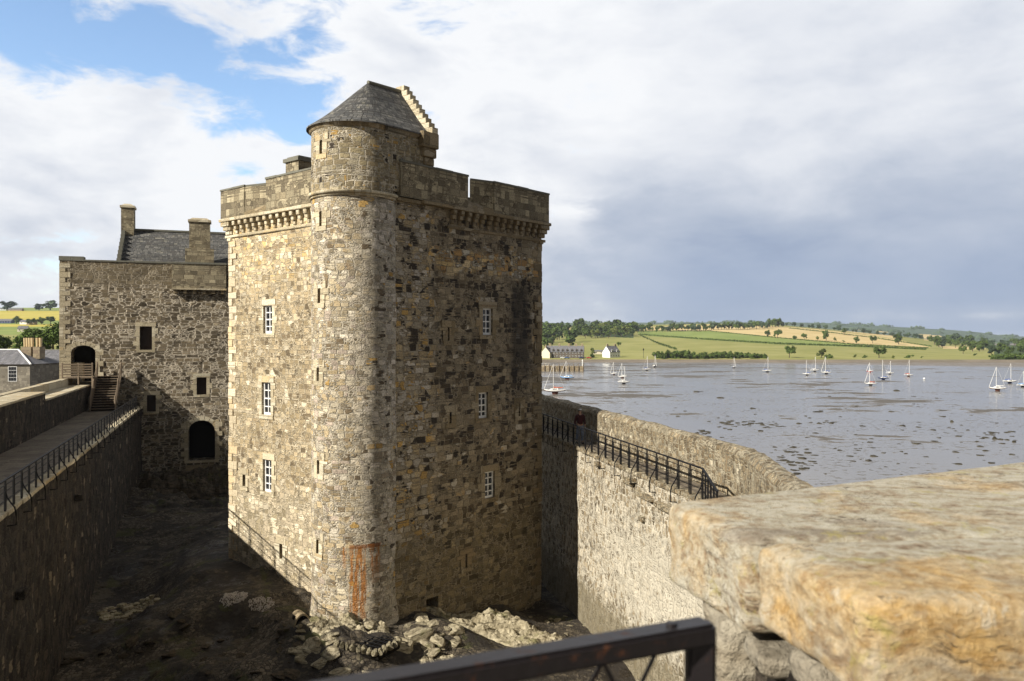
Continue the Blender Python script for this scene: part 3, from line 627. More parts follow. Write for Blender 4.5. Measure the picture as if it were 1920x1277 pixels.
MB().tube([AP+V(0, 0, .02), RI+V(0, 0, .02)], .09, 8).build('ridge', M['lead'], roof)
mb = MB(); n = 10; z0_, z1_ = 8.6, 11.62
for i in range(n):
    w = 2.12-(i)*.205; zz0 = 9.15+(i)*(z1_-9.15)/n
    Pp = [(2.6, -w), (2.97, -w), (2.97, w), (2.6, w)]; mb.hexa([TP(u, v, Z(zz0 if i else 8.9)) for u, v in Pp]+[TP(u, v, Z(zz0+(z1_-9.15)/n-.002)) for u, v in Pp])
mb.build('crow_step_gable', M['ashlar'], tower, bevel=.012)
mb = MB()
for u0, u1, v0, v1, za, zb in ((2.0, 3.0, -2.16, -1.5, 8.45, 9.13), (2.15, 2.95, -2.06, -1.5, 8.05, 8.44), (2.3, 2.9, -1.96, -1.5, 7.7, 8.04)):
    Pp = [(u0, v0), (u1, v0), (u1, v1), (u0, v1)]; mb.hexa([TP(u, v, Z(za)) for u, v in Pp]+[TP(u, v, Z(zb)) for u, v in Pp])
mb.build('skew_corbel', M['ashlar_dk'], tower, bevel=.03)

# ------------------------------------------------------------------ LEFT SIDE: wall-walk and keep
LD = V(-.334, .943, 0).normalized(); LNn = V(.943, .334, 0).normalized(); L0 = V(-15.7, 24.5, 0); SE = 42.4
def LL(s, off, z): return L0+LD*s+LNn*off+V(0, 0, z)       # off > 0 towards the yard
cw = thing('curtain_wall', 'long shaded curtain wall with wall-walk running up the left side to the keep', 'wall')
ZW = Z(-5.42)
LW = Plane(L0, LD, -LNn, .09)
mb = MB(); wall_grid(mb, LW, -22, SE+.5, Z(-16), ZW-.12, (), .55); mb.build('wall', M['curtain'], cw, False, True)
mb = MB()
s = -21.
rr = random.Random(4)
while s < SE:
    w = rr.uniform(.6, 1.1); mb.hexa([LL(s, .10+rr.uniform(-.03, .03), ZW-.14), LL(s+w-.02, .10+rr.uniform(-.03, .03), ZW-.14), LL(s+w-.02, -.35, ZW-.14), LL(s, -.35, ZW-.14), LL(s, .09, ZW), LL(s+w-.02, .09, ZW), LL(s+w-.02, -.35, ZW), LL(s, -.35, ZW)]); s += w
mb.build('edge_course', M['ashlar'], cw, bevel=.015)
mb = MB(); mb.face([LL(-22, -.34, ZW-.02), LL(SE, -.34, ZW-.02), LL(SE, -3.6, ZW-.02), LL(-22, -3.6, ZW-.02)]); mb.build('wall_walk', M['flag'], cw)
def lbox(mb, s0, s1, o0, o1, z0, z1): return mb.hexa([LL(s0, o1, z0), LL(s1, o1, z0), LL(s1, o0, z0), LL(s0, o0, z0), LL(s0, o1, z1), LL(s1, o1, z1), LL(s1, o0, z1), LL(s0, o0, z1)])
S1 = 24.9
mb = MB(); IW = Plane(L0-LNn*3.5, LD, -LNn, .05); wall_grid(mb, IW, -22, S1, ZW-.1, Z(-3.22), (), .5); wall_grid(mb, IW, S1, SE, ZW-.1, Z(-3.66), (), .5)
mb.face([LL(S1, -3.5, ZW), LL(S1, -4.9, ZW), LL(S1, -4.9, Z(-3.22)), LL(S1, -3.5, Z(-3.22))])
mb.face([LL(-22, -5.35, Z(-20)), LL(SE, -5.35, Z(-20)), LL(SE, -5.35, Z(-3.2)), LL(-22, -5.35, Z(-3.2))])
mb.build('parapet', M['curtain'], cw)
mb = MB(); s = -22
while s < S1: w = min(rr.uniform(1.1, 1.6), S1-s); lbox(mb, s, s+w-.015, -4.9, -3.44, Z(-3.22), Z(-3.10)+rr.uniform(-.012, .012)); s += w
while s < SE: w = min(rr.uniform(1.1, 1.6), SE-s); lbox(mb, s, s+w-.015, -4.9, -3.46, Z(-3.66), Z(-3.55)+rr.uniform(-.012, .012)); s += w
mb.build('parapet_top', M['ashlar'], cw, bevel=.015)
mb = MB(); s = -22
while s < SE: w = rr.uniform(1.1, 1.6); lbox(mb, s, min(s+w-.015, SE), -5.38, -4.904, Z(-3.7), Z(-3.04)+rr.uniform(-.012, .012)); s += w
mb.build('outer_coping', M['ashlar'], cw, bevel=.02)
mb = MB(); lbox(mb, 12.5, 12.75, .02, .35, Z(-7.4), Z(-7.1)); lbox(mb, 1.8, 2.3, .02, .3, Z(-8.6), Z(-8.3)); mb.build('projecting_stone', M['curtain'], cw, bevel=.03)

# iron railings: posts, hoops between them and curved stays fixed to the wall below
def railing(root, P0, D, inn, s0, s1, sp, zb, h, stay_every=2, first=0, stays=True):
    def Q(s, o, z): return P0+D*s+inn*o+V(0, 0, z)
    n = int(round((s1-s0)/sp)); sp = (s1-s0)/n
    MB().bar(Q(s0-.03, 0, zb+h), Q(s1+.03, 0, zb+h), .075, .04).build('handrail', M['iron'], root)
    for i in range(n+1):
        s = s0+i*sp; MB().bar(Q(s, 0, zb-.02), Q(s, 0, zb+h-.012), .045, .045).build('post', M['iron'], root)
        if i < n:
            mb = MB(); a, b = s+.11, s+sp-.11
            for x, z0, z1 in ((a, .03, h-.16), (b, .03, h-.16)): mb.bar(Q(x, 0, zb+z0), Q(x, 0, zb+z1), .022, .022)
            mb.bar(Q(a, 0, zb+h-.16), Q(b, 0, zb+h-.16), .022, .022)
            for z in (.33, .62): mb.bar(Q(s, 0, zb+z), Q(s+sp, 0, zb+z), .022, .022)
            mb.build('panel', M['iron'], root)
        if stays and i % stay_every == first:
            pts = [Q(s, .0, zb+.62), Q(s, .06, zb+.42), Q(s, .16, zb+.25), Q(s, .26, zb+.10), Q(s, .30, zb-.1), Q(s, .30, zb-.45), Q(s, .05, zb-.47)]
            MB().tube(pts, .024, 5).build('stay', M['iron'], root)
rl = thing('iron_railing', 'black iron railing with curved stays along the left wall-walk', 'railing')
railing(rl, L0, LD, LNn, -5.72, 38.9, 1.055, ZW, .98)

# keep
KD = V(.943, .334, 0).normalized(); KI = V(-.334, .943, 0).normalized(); K0 = L0+LD*SE
KP = Plane(K0, KD, KI, .06)
keep = thing('stone_keep', 'broad rubble keep block with arched doorways and a slated hall roof behind its parapet', 'castle building')
kt0 = KP.at(112); kt1 = 14.; KT = Z(6.12)
kw1 = (*KP.rect(262, 285, 612, 656), .3); kw2 = (*KP.rect(368.5, 387, 707.5, 740), .3); kw3 = (*KP.rect(275, 292, 741, 772), .25)
kd1 = (*KP.rect(133, 179, 647.5, 716), 1.4, .55); kd2 = (*KP.rect(353, 403, 788, 863), 1.6, .9)
mb = MB(); wall_grid(mb, KP, kt0, kt1, Z(-15), KT, [kw1, kw2, kw3, kd1, kd2], .5)
mb.face([KP(kt0, Z(-15)), KP(kt0, Z(-15), 14), KP(kt0, KT, 14), KP(kt0, KT)]); mb.face([KP(kt0, KT, .8), KP(kt1, KT, .8), KP(kt1, Z(4.5), .8), KP(kt0, Z(4.5), .8)])
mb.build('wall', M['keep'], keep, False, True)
mb = MB(); s = kt0-.05
while s < kt1: w = rr.uniform(.8, 1.3); mb.mbox(KP, s, s+w-.012, KT, KT+.12+rr.uniform(-.01, .01)+(.22 if s < kt0+1.6 else 0), -.06, .85); s += w
mb.build('coping', M['lead'], keep)
for o, f in ((kw1, 1), (kw2, 1), (kw3, 0)):
    surround(KP, o, keep, 'ashlar', .34); w = slab_back(KP, o, M['door'], 'window', keep); mb = MB(); a, b, c, d = o[:4]
    zm = (c+d)/2; t = .05
    for q in ((a, a+t, c, d), (b-t, b, c, d), (a, b, zm-.03, zm+.03), (a, b, c, c+t), (a, b, d-t, d)): mb.mbox(KP, *q, .24, .29)
    mb.build('frame', M['door'], w)
for o in (kd1, kd2): surround(KP, o, keep, 'ashlar', .42, arch=True); slab_back(KP, o, M['void'], 'doorway', keep)
mb = MB(); a, b, c, d = kd1[:4]; mb.mbox(KP, a+.02, a+.75, c, c+1.5, .35, 1.3); mb.build('door_jamb', M['ashlar'], keep)
mb = MB(); a, b, c, d = kd2[:4]
z = c-.3
for i in range(3): mb.mbox(KP, a-.2, b+.3, z-.3-i*.25, z-.05-i*.25, -.3-.25*i, .2)
mb.build('door_step', M['ashlar_dk'], keep)
zq = Z(-15); mb = MB(); k = 0
while zq < KT-.3: h = rr.uniform(.3, .45); mb.mbox(KP, kt0-.03, kt0+(.75 if k % 2 else .4), zq, zq+h-.015, -.03, .2); zq += h; k += 1
mb.build('quoins', M['ashlar'], keep, bevel=.012)
# projecting box parapet on small corbels
b0, b1 = KP.at(323), KP.at(424); zb0 = KP.z(370, 541)
mb = MB(); mb.mbox(KP, b0, b1, zb0, KT-.02, -.38, .1); bx = mb.build('box_parapet', M['parapet'], keep)
MB().mbox(KP, b0-.03, b1+.03, zb0-.13, zb0-.002, -.42, .05).build('string_course', M['ashlar'], bx)
MB().mbox(KP, b0-.03, b1+.03, KT-.018, KT+.13, -.44, -.07).build('coping', M['lead'], bx)
for i in range(6): x = b0+.15+(b1-b0-.55)*i/5; MB().mbox(KP, x, x+.25, zb0-.42, zb0-.135, -.30, .05).build('corbel', M['ashlar_dk'], bx)
# hall roof and chimneys
gz = Z(9.45); ga = KP.at(214)-.05
def KQ(s, dpt, z): return KP(s, z, dpt)
mb = MB(); ta = -1.75; RD = 6.0; ez = Z(5.2)
mb.face([KQ(ta, 1.0, ez), KQ(kt1, 1.0, ez), KQ(kt1, RD, gz), KQ(ta, RD, gz)], [(0, 0), (kt1-ta, 0), (kt1-ta, 6.4), (0, 6.4)])
mb.face([KQ(ta, 11, ez), KQ(kt1, 11, ez), KQ(kt1, RD, gz), KQ(ta, RD, gz)], [(0, 0), (kt1-ta, 0), (kt1-ta, 6.4), (0, 6.4)])
krf = mb.build('roof', M['slate'], keep)
MB().bar(KQ(ta, RD, gz+.05), KQ(kt1, RD, gz+.05), .3, .16).build('ridge', M['lead'], krf)
mb = MB(); n = 11
for i in range(n):
    f = i/n; y0 = 1.0+(RD-1.0)*f; z0 = ez+(gz-ez)*f
    for y in (y0, 2*RD-y0-(RD-1)/n): mb.hexa([KQ(a_, b_, z_) for z_ in (ez-1, z0+.62) for a_, b_ in ((ta-.3, y), (ta, y), (ta, y+(RD-1)/n), (ta-.3, y+(RD-1)/n))])
mb.build('crow_step_gable', M['lead'], krf)
def chim(name, s0, s1, d0, d1, z0, z1, base=None):
    mb = MB().mbox(KP, s0, s1, z0, z1, d0, d1)
    if base: mb.hexa([KQ(a_, b_, z_) for a_, b_, z_ in ((s0-.3, d0-.25, z0), (s1+.3, d0-.25, z0), (s1+.3, d1, z0), (s0-.3, d1, z0), (s0-.3, d0-.25, base), (s1+.3, d0-.25, base), (s1+.3, d1, base), (s0-.3, d1, base))])
    c = mb.build(name, M['parapet'], krf)
    MB().mbox(KP, s0-.09, s1+.09, z1-.001, z1+.18, d0-.09, d1+.09).build('cap', M['ashlar'], c)
    q0, q1 = [(s0, d0), (s1, d0), (s1, d1), (s0, d1)], [(s0+.25, d0+.25), (s1-.25, d0+.25), (s1-.25, d1-.25), (s0+.25, d1-.25)]
    MB().hexa([KQ(a_, b_, z1+.181) for a_, b_ in q0]+[KQ(a_, b_, z1+.36) for a_, b_ in q1]).build('cap', M['ashlar'], c)
chim('chimney', -2.1, -1.1, RD-.65, RD+.65, Z(7.5), Z(11.3))
chim('chimney', KP.at(350)+.15, KP.at(391)+.1, 1.0, 2.2, Z(5.0), Z(9.75), Z(7.5))

# timber stair up to the keep's upper doorway
st = thing('timber_staircase', 'grey timber staircase with open railings rising to the upper keep doorway', 'staircase')
W0, W1s = -3.15, -1.45; sA, sB = 38.3, 42.0; zt = Z(-2.95)
n = 14
for i in range(n):
    s = sA+(sB-sA)*i/n; z = ZW+(zt-ZW)*(i+1)/n
    lbox(MB(), s, s+.30, W0+.06, W1s-.06, z-.05, z).build('tread', M['wood'], st)
    lbox(MB(), s+.24, s+.262, W0+.06, W1s-.06, z-.17, z-.052).build('riser', M['door'], st)
for o in (W0, W1s):
    MB().bar(LL(sA-.1, o, ZW+.05), LL(sB, o, zt-.05), .06, .28).build('stringer', M['wood'], st)
    for k in range(5):
        q = .28+.17*k; MB().bar(LL(sA+.03, o, ZW+q), LL(sB, o, zt+q), .035, .085).build('rail', M['wood'], st)
    for s in (sA, (sA+sB)/2, sB): MB().bar(LL(s, o+.004, ZW+(zt-ZW)*(s-sA)/(sB-sA)-.05), LL(s, o+.004, ZW+(zt-ZW)*(s-sA)/(sB-sA)+1.12), .09, .09).build('post', M['wood'], st)
pl = lbox(MB(), sB-1.7, sB+.38, -5.3, W0-.03, zt-.08, zt).build('platform', M['wood'], st)
pl = lbox(MB(), sB+.01, sB+.38, W0-.03, W1s, zt-.08, zt).build('platform', M['wood'], st)
for k in range(5): z = zt+.22+.19*k; MB().bar(LL(sB-1.72, -5.3, z), LL(sB-1.72, W0-.1, z), .035, .10).build('rail', M['wood'], st)
for o in (-5.3, -4.2, W0-.1): MB().bar(LL(sB-1.68, o, ZW+.02 if o > -4.5 else Z(-3.5)), LL(sB-1.68, o, zt+1.1), .09, .09).build('post', M['wood'], st)

# ------------------------------------------------------------------ RIGHT SIDE: sunlit curtain wall with its wall-walk
RD_ = V(.23, -.973, 0).normalized(); RI_ = V(-.973, -.23, 0).normalized(); R0 = V(3.3, 40.2, 0)   # along towards the viewer; RI_ points into the yard
def RR(s, off, z): return R0+RD_*s+RI_*off+V(0, 0, z)
rc = thing('curtain_wall', 'sunlit limewashed curtain wall with narrow wall-walk beside the tidal flats', 'wall')
RW = Plane(R0, RD_, -RI_, .10)
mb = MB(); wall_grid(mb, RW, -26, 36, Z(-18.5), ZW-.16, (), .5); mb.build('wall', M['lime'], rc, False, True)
mb = MB(); s = -25.
def rbox(mb, s0, s1, o0, o1, z0, z1): return mb.hexa([RR(s0, o0, z0), RR(s1, o0, z0), RR(s1, o1, z0), RR(s0, o1, z0), RR(s0, o0, z1), RR(s1, o0, z1), RR(s1, o1, z1), RR(s0, o1, z1)])
while s < 34:
    w = rr.uniform(.5, 1.0); rbox(mb, s, s+w-.02, -.32, .10+rr.uniform(-.04, .05), ZW-.17, ZW+rr.uniform(-.01, .01)); s += w
mb.build('edge_course', M['seawall'], rc, bevel=.02)
mb = MB(); mb.face([RR(-26, -.3, ZW-.015), RR(36, -.3, ZW-.015), RR(36, -1.3, ZW-.015), RR(-26, -1.3, ZW-.015)]); mb.build('wall_walk', M['flag'], rc)
for s, dz, l, pr in ((3.2, -.35, .3, .28), (7.3, -.38, .42, .3), (7.9, -.8, 1.6, .18), (10.0, -.85, 1.6, .22), (6.4, -.55, 1.1, .12), (8.4, -1.75, .35, .2)):
    rbox(MB(), s, s+l, -.1, pr, ZW+dz-.12, ZW+dz+.1).build('projecting_stone', M['seawall'], rc, bevel=.03)
# sea parapet follows the wall, then bends towards the viewer
PZ = Z(-3.68)
path = [(-26, -1.25), (13.3, -1.25)]
pin = [RR(-26, -1.25, 0), RR(13.2, -1.25, 0), V(7.45, 24.6, 0), V(6.95, 20.3, 0), V(6.3, 14, 0)]
pin = [RR(-26, -1.25, 0), RR(12.4, -1.25, 0), RR(13.6, -1.15, 0), RR(13.6, -1.15, 0)+V(.02, -1.4, 0), V(7.05, 21.0, 0), V(6.3, 14, 0), V(6.0, 0, 0), V(6.0, -6, 0)]
def parapet_run(pts, th, z0, z1):
    mb = MB(); dense = []
    for a, b in zip(pts, pts[1:]):
        n = max(1, int((b-a).length/.45)); dense += [a.lerp(b, i/n) for i in range(n)]
    dense.append(pts[-1]); U = 0; prev = None
    for i, p in enumerate(dense):
        t = (dense[min(i+1, len(dense)-1)]-dense[max(i-1, 0)]).normalized(); nn = V(-t.y, t.x, 0)
        if i: U += (p-dense[i-1]).length
        row = []
        prof = [(0, z0), (0, z0+.45), (0, z0+.9), (0, z0+1.35), (-.02, z1-.22), (.10, z1-.06), (.32, z1+.0), (.55, z1-.03), (.66, z1-.22), (.66, z1-1.5), (.66, Z(-18.6))]
        for j, (o, z) in enumerate(prof):
            q = p+nn*o+V(0, 0, z); w = .045*mn.noise(q*1.1)+.035*mn.noise(q*3.7); q += nn*(-w if j < 5 else w*.8)+V(0, 0, (w*1.2 if j >= 4 else 0)); row.append(q)
        if prev:
            vv = [0, .45, .9, 1.35, 1.6, 1.8, 2.05, 2.3, 2.5, 3.8, 16]
            for j in range(len(row)-1): mb.face([prev[0][j], row[j], row[j+1], prev[0][j+1]], [(prev[1], vv[j]), (U, vv[j]), (U, vv[j+1]), (prev[1], vv[j+1])])
        prev = (row, U)
    return mb
parapet_run(pin, .66, ZW-.1, PZ).build('sea_parapet', M['seawall'], rc, False, True)
# broader platform behind the bend
mb = MB(); P = [RR(12.4, -.3, 0), RR(13.4, -1.3, 0), V(7.3, 24, 0), V(6.9, 20, 0), V(6.2, 14, 0), V(6.0, 0, 0), V(6.0, -6, 0), V(4.2, -6, 0), V(5., 14, 0)]
mb.face([p+V(0, 0, ZW-.011) for p in P]); mb.build('wall_walk', M['flag'], rc)
rr2 = thing('iron_railing', 'black iron railing with curved stays along the sunlit right wall-walk', 'railing')
railing(rr2, R0, RD_, RI_, -22.6, 13.6, .953, ZW, 1.04, 2, 0)
rr3 = thing('iron_railing', 'short return of black iron railing turning at the near end of the right wall-walk', 'railing')
e = RR(13.6, 0, 0); d3 = (V(5.85, 22.7, 0)-e).normalized(); railing(rr3, e+d3*.06, d3, V(-d3.y, d3.x, 0), 0, 4.0, .8, ZW, 1.04, 2, 0, False)

# ------------------------------------------------------------------ NEAR PARAPET (under the viewer's right hand)
def stone(name, quad, z0, z1, mt, parent, cuts=26, rnd=.05, amp=.018, seed=0, strata=1.):
    """a weathered block over a ground-plan quad: rounded arrises and layered relief"""
    bm = bmesh.new(); bmesh.ops.create_cube(bm, size=2); bmesh.ops.subdivide_edges(bm, edges=bm.edges[:], cuts=cuts, use_grid_fill=True)
    q = [Vector((*p, 0)) for p in quad]; L = [(q[1]-q[0]).length/2, (q[3]-q[0]).length/2, (z1-z0)/2]; c = sum(q, Vector())/4; c.z = (z0+z1)/2
    for v in bm.verts:
        p = v.co.copy(); h = [p[i]*L[i] for i in range(3)]; ins = [max(0, abs(h[i])-(L[i]-rnd)) for i in range(3)]; l = math.sqrt(sum(x*x for x in ins))
        if l > rnd:
            for i in range(3): h[i] = math.copysign(abs(h[i])-ins[i]+ins[i]*rnd/l, h[i])
        f = [(h[i]/L[i]+1)/2 for i in range(3)]
        w = (q[0]*(1-f[0])+q[1]*f[0])*(1-f[1])+(q[3]*(1-f[0])+q[2]*f[0])*f[1]; w.z = z0+(z1-z0)*f[2]
        o = (w-c).normalized(); k = w+Vector((seed*3.1, seed*1.7, 0))
        w += o*(amp*(fbm(Vector((k.x*2.2, k.y*5., k.z*9.)), 5)*2.2*strata+fbm(k*5, 3)))
        v.co = w
    me = bpy.data.meshes.new(name); bm.to_mesh(me); bm.free(); me.shade_smooth(); me.materials.append(mt)
    o = bpy.data.objects.new(name, me); COL.objects.link(o); o.parent = parent; return o
npw = thing('parapet_wall', 'lichened sandstone parapet with thick coping slabs close to the viewer', 'wall')
zc = Z(-.60)
stone('coping_stone', [(.71, 2.41), (3.3, 2.60), (3.35, 4.42), (.575, 2.97)], zc-.30, zc-.006, M['cope'], npw, 40, .035, .010, 1)
stone('coping_stone', [(.80, 1.80), (3.4, 1.73), (3.3, 2.592), (.705, 2.325)], zc-.235, zc+.012, M['cope'], npw, 40, .045, .012, 5)
for i, (x0, x1, y0, y1, z0, z1) in enumerate(((.74, 1.3, 2.36, 2.56, -1.02, -.93), (.79, 1.35, 2.10, 2.31, -.98, -.87), (.84, 1.4, 1.74, 2.05, -1.04, -.875), (.84, 1.4, 1.80, 2.10, -1.2, -1.09), (.80, 1.4, 2.16, 2.36, -1.14, -1.03), (.70, 1.3, 2.66, 2.95, -1.3, -.94), (.76, 1.3, 2.3, 2.62, -1.42, -1.12), (.78, 1.4, 1.9, 2.25, -1.5, -1.18), (.68, 1.3, 2.5, 2.9, -1.75, -1.44), (.72, 1.3, 2.1, 2.46, -1.85, -1.5), (.80, 1.3, 1.6, 2.0, -1.9, -1.5))):
    stone('rubble_stone', [(x0, y0), (x1, y0), (x1, y1), (x0, y1)], Z(z0), Z(z1), M['rubble_near'], npw, 14, .045, .014, 10+i)
mb = MB(); mb.prism([(.86, 1.2), (3.4, 1.2), (3.4, 4.3), (.80, 2.9)], Z(-18), Z(-.98)); mb.build('wall_core', M['curtain'], npw)
gt = thing('iron_gate_rail', 'thick worn black iron rail ending in a post at the bottom of the view', 'railing')
zr = Z(-.493); pA, pB = V(-.475, 1.004, zr), V(.333, 1.352, zr)
MB().bar(pA, pB, .050, .036).build('top_rail', M['rail'], gt, bevel=.006)
dR = (pB-pA).normalized()
MB().bar(pB-dR*.018+V(0, 0, .016), pB-dR*.018-V(0, 0, 1.1), .048, .034).build('post', M['rail'], gt, bevel=.006)
MB().tube([pB-dR*.075+V(0, 0, .014), pB-dR*.075+V(0, 0, .024)], .009, 10).build('bolt', M['rail'], gt)
for x, q in ((.10, .19), (.21, .13), (.20, .30)):
    MB().tube([pB-dR*x-V(0, 0, .012), pB-dR*q-V(0, 0, .16)], .0035, 6).build('stay_wire', M['rail'], gt)
# ------------------------------------------------------------------ COURTYARD GROUND
GC = [(-17.5, 30, -13.9), (-18, 22, -14.0), (-20, 39, -13.4), (-23, 46, -12.7), (-26, 54, -11.8), (-27, 58, -11.2), (-28, 64, -10.9), (-22, 64.5, -10.6), (-17, 60, -11.0), (-20, 57, -11.9), (-14.5, 41.5, -11.3), (-15, 47, -11.6), (-12, 37, -11.5), (-8.6, 34.2, -11.9), (-6, 33, -12.0), (-4.2, 34, -12.3),
      (-1, 38, -13.1), (1.5, 42, -14.0), (2.5, 44, -14.3), (3.3, 40, -14.1), (3.5, 37, -14.1), (1, 35, -13.6), (-2, 32, -13.2), (-8, 28, -13.1), (-14, 30, -13.7), (-12, 33, -13.0), (5, 30, -14.2), (0, 26, -13.8), (6, 20, -14.4), (-10, 18, -14), (-15, 52, -11.5), (8, 52, -14.5), (-5, 60, -11.5)]
def court_z(x, y):
    n = d = 0
    for a, b, c in GC:
        w = 1/((x-a)**2+(y-b)**2+1.5)**2; n += w*c; d += w
    z = n/d
    p = V(x, y, 0)
    rk = max(0, min(1, (y-53)/3))*max(0, min(1, (66-y)/3))*(1 if x < -14 else 0)          # rock shelf below the keep
    z += rk*(.9*abs(fbm(V(x*.45, y*.9, 3), 5))*1.4)
    mid = math.exp(-(((x+1.0)/4.2)**2+((y-33.9+.35*(x+1))/1.2)**2))                        # pale outcrop in front of the shaded side
    z += mid*(.15+.55*abs(fbm(V(x*.8+y*.5, y*1.6, 7), 5)))
    m2 = math.exp(-(((x+6.6)/2.6)**2+((y-32.2)/1.5)**2)); z += m2*(.15+.7*abs(fbm(V(x*1.1, y*1.1, 2), 5)))
    m3 = max(0, fbm(V(x*.22, y*.3, 12), 3))*.9; z += m3*abs(fbm(V(x*1.2, y*1.2, 5), 4))
    bl = fbm(V(x*.35+4, y*.5, 21), 4); z += max(0, bl-.02)*1.1*(.6+abs(fbm(V(x*1.7, y*2.6, 8), 4))*1.6)
    z += .07*fbm(p*1.1, 4)+.05*fbm(p*4.3, 3)
    return EZ+z
bm_v = []; bm_f = []; nx, ny = 165, 210; x0, x1, y0, y1 = -31, 9, 14, 68
for j in range(ny+1):
    for i in range(nx+1):
        x, y = x0+(x1-x0)*i/nx, y0+(y1-y0)*j/ny; bm_v.append((x, y, court_z(x, y)))
for j in range(ny):
    for i in range(nx): k = j*(nx+1)+i; bm_f.append((k, k+1, k+nx+2, k+nx+1))
me = bpy.data.meshes.new('courtyard_ground'); me.from_pydata(bm_v, [], bm_f); me.shade_smooth(); me.materials.append(M['court'])
o = bpy.data.objects.new('courtyard_ground', me); COL.objects.link(o); tag(o, kind='structure')
def ground_at(px, py):
    k = V((px-CX)/F, 1, (YH-py)/F); y = 20.
    while y < 66:
        if EZ+k.z*y < court_z(k.x*y, y): return V(k.x*y, y, court_z(k.x*y, y))
        y += .1
    return V(k.x*40, 40, court_z(k.x*40, 40))
def rockmesh(name, mt, seed, sub=4, flat=.72, jag=.13):
    bm = bmesh.new(); bmesh.ops.create_icosphere(bm, subdivisions=sub, radius=1); r_ = random.Random(seed)
    pl = [(V(r_.uniform(-1, 1), r_.uniform(-1, 1), r_.uniform(-.6, 1)).normalized(), r_.uniform(.42, .74)) for _ in range(14)]
    for v in bm.verts:
        p = v.co.copy()
        for n, d in pl:
            q = p.dot(n)
            if q > d: p -= n*(q-d)*.99
        p *= 1+jag*.4*fbm(p*1.6+V(seed*7.1, 0, 0), 4)
        v.co = V(p.x, p.y, p.z*flat)
    me = bpy.data.meshes.new(name); bm.to_mesh(me); bm.free(); me.materials.append(mt); return me
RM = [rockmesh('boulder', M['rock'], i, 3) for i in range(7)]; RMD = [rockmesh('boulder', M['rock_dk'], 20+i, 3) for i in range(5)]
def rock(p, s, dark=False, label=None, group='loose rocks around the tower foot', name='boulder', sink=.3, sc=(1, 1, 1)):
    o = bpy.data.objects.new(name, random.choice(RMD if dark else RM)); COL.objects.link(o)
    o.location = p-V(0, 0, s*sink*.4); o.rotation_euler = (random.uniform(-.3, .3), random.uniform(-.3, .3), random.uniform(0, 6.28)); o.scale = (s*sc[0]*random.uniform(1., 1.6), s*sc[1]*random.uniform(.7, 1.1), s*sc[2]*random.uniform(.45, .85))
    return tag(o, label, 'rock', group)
# the pale outcrop
def outcrop(name, x0, x1, w, hgt, cx_, cy_, rot, label, mt, seed):
    nx, ny = 110, 44; vs = []; fs = []
    for j in range(ny+1):
        for i in range(nx+1):
            u, v = i/nx*2-1, j/ny*2-1; x = u*(x1-x0)/2; y = v*w/2
            X = cx_+x*math.cos(rot)-y*math.sin(rot); Y = cy_+x*math.sin(rot)+y*math.cos(rot)
            e = max(0, 1-(abs(u)**2.6+abs(v)**2.6+.55*mn.noise(V(X*.7, Y*.7, seed))))
            lay = fbm(V((x)*.55, (y-.45*x)*2.6, seed), 5); st_ = math.floor((lay+1)*5+e*3)/5
            z = court_z(X, Y)-.25+min(1, e*2.2)*hgt*(.45+.6*st_*.8+1.1*fbm(V(X*1.3, Y*1.6, seed+3), 5)+.55*abs(fbm(V(X*2.9+Y, Y*3.4, seed), 4)))+.10*fbm(V(X*5, Y*5, 1), 3)*min(1, e*4)
            vs.append((X, Y, z)); 
    for j in range(ny):
        for i in range(nx): k = j*(nx+1)+i; fs.append((k, k+1, k+nx+2, k+nx+1))
    me = bpy.data.meshes.new(name); me.from_pydata(vs, [], fs); me.materials.append(mt); o = bpy.data.objects.new(name, me); COL.objects.link(o)
    return tag(o, label, 'rock')
g1 = ground_at(905, 1180); outcrop('rock_outcrop', 0, 8.4, 2.6, .42, g1.x, g1.y+.2, -.2, 'long pale layered rock outcrop in front of the shaded tower side', M['rock'], 4)
g1 = ground_at(870, 1250); outcrop('rock_outcrop', 0, 3.4, 1.5, .35, g1.x-.6, g1.y-.3, .3, 'low pale slab of rock just beyond the near iron rail', M['rock'], 9)
g1 = ground_at(640, 1165); outcrop('rock_outcrop', 0, 3.6, 1.6, .3, g1.x+.2, g1.y, .05, 'broken pale rock ledge under the round turret', M['rock'], 14)
g1 = ground_at(380, 905); outcrop('rock_outcrop', 0, 9., 5., .75, g1.x, g1.y, .3, 'dark rock shelf below the arched keep doorway', M['rock_dk'], 17)
pts = []
for _ in range(60):
    t = random.random()
    if t < .55: px, py = random.uniform(560, 830), random.uniform(1165, 1240)
    elif t < .8: px, py = random.uniform(770, 860), random.uniform(1150, 1220)
    else: px, py = random.uniform(860, 1110), random.uniform(1150, 1200)
    if 640 < px < 740 and 1188 < py < 1240: continue
    pts.append((px, py, random.uniform(.16, .6) if t < .8 else random.uniform(.08, .25)))
for px, py, s in [(585, 1210, .75), (560, 1222, .6), (748, 1205, .6), (600, 1243, .55), (775, 1190, .65), (700, 1268, .5), (640, 1262, .6), (800, 1215, .5), (790, 1165, .7), (625, 1195, .55)]+pts:
    rock(ground_at(px, py), s, False, 'pale angular rock lying loose at the foot of the tower')
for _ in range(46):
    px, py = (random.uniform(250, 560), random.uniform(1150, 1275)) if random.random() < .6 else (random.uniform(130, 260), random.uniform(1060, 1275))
    rock(ground_at(px, py), random.uniform(.15, .42), True, 'dark wet rock lying in the shaded yard', 'dark rocks in the shaded yard')
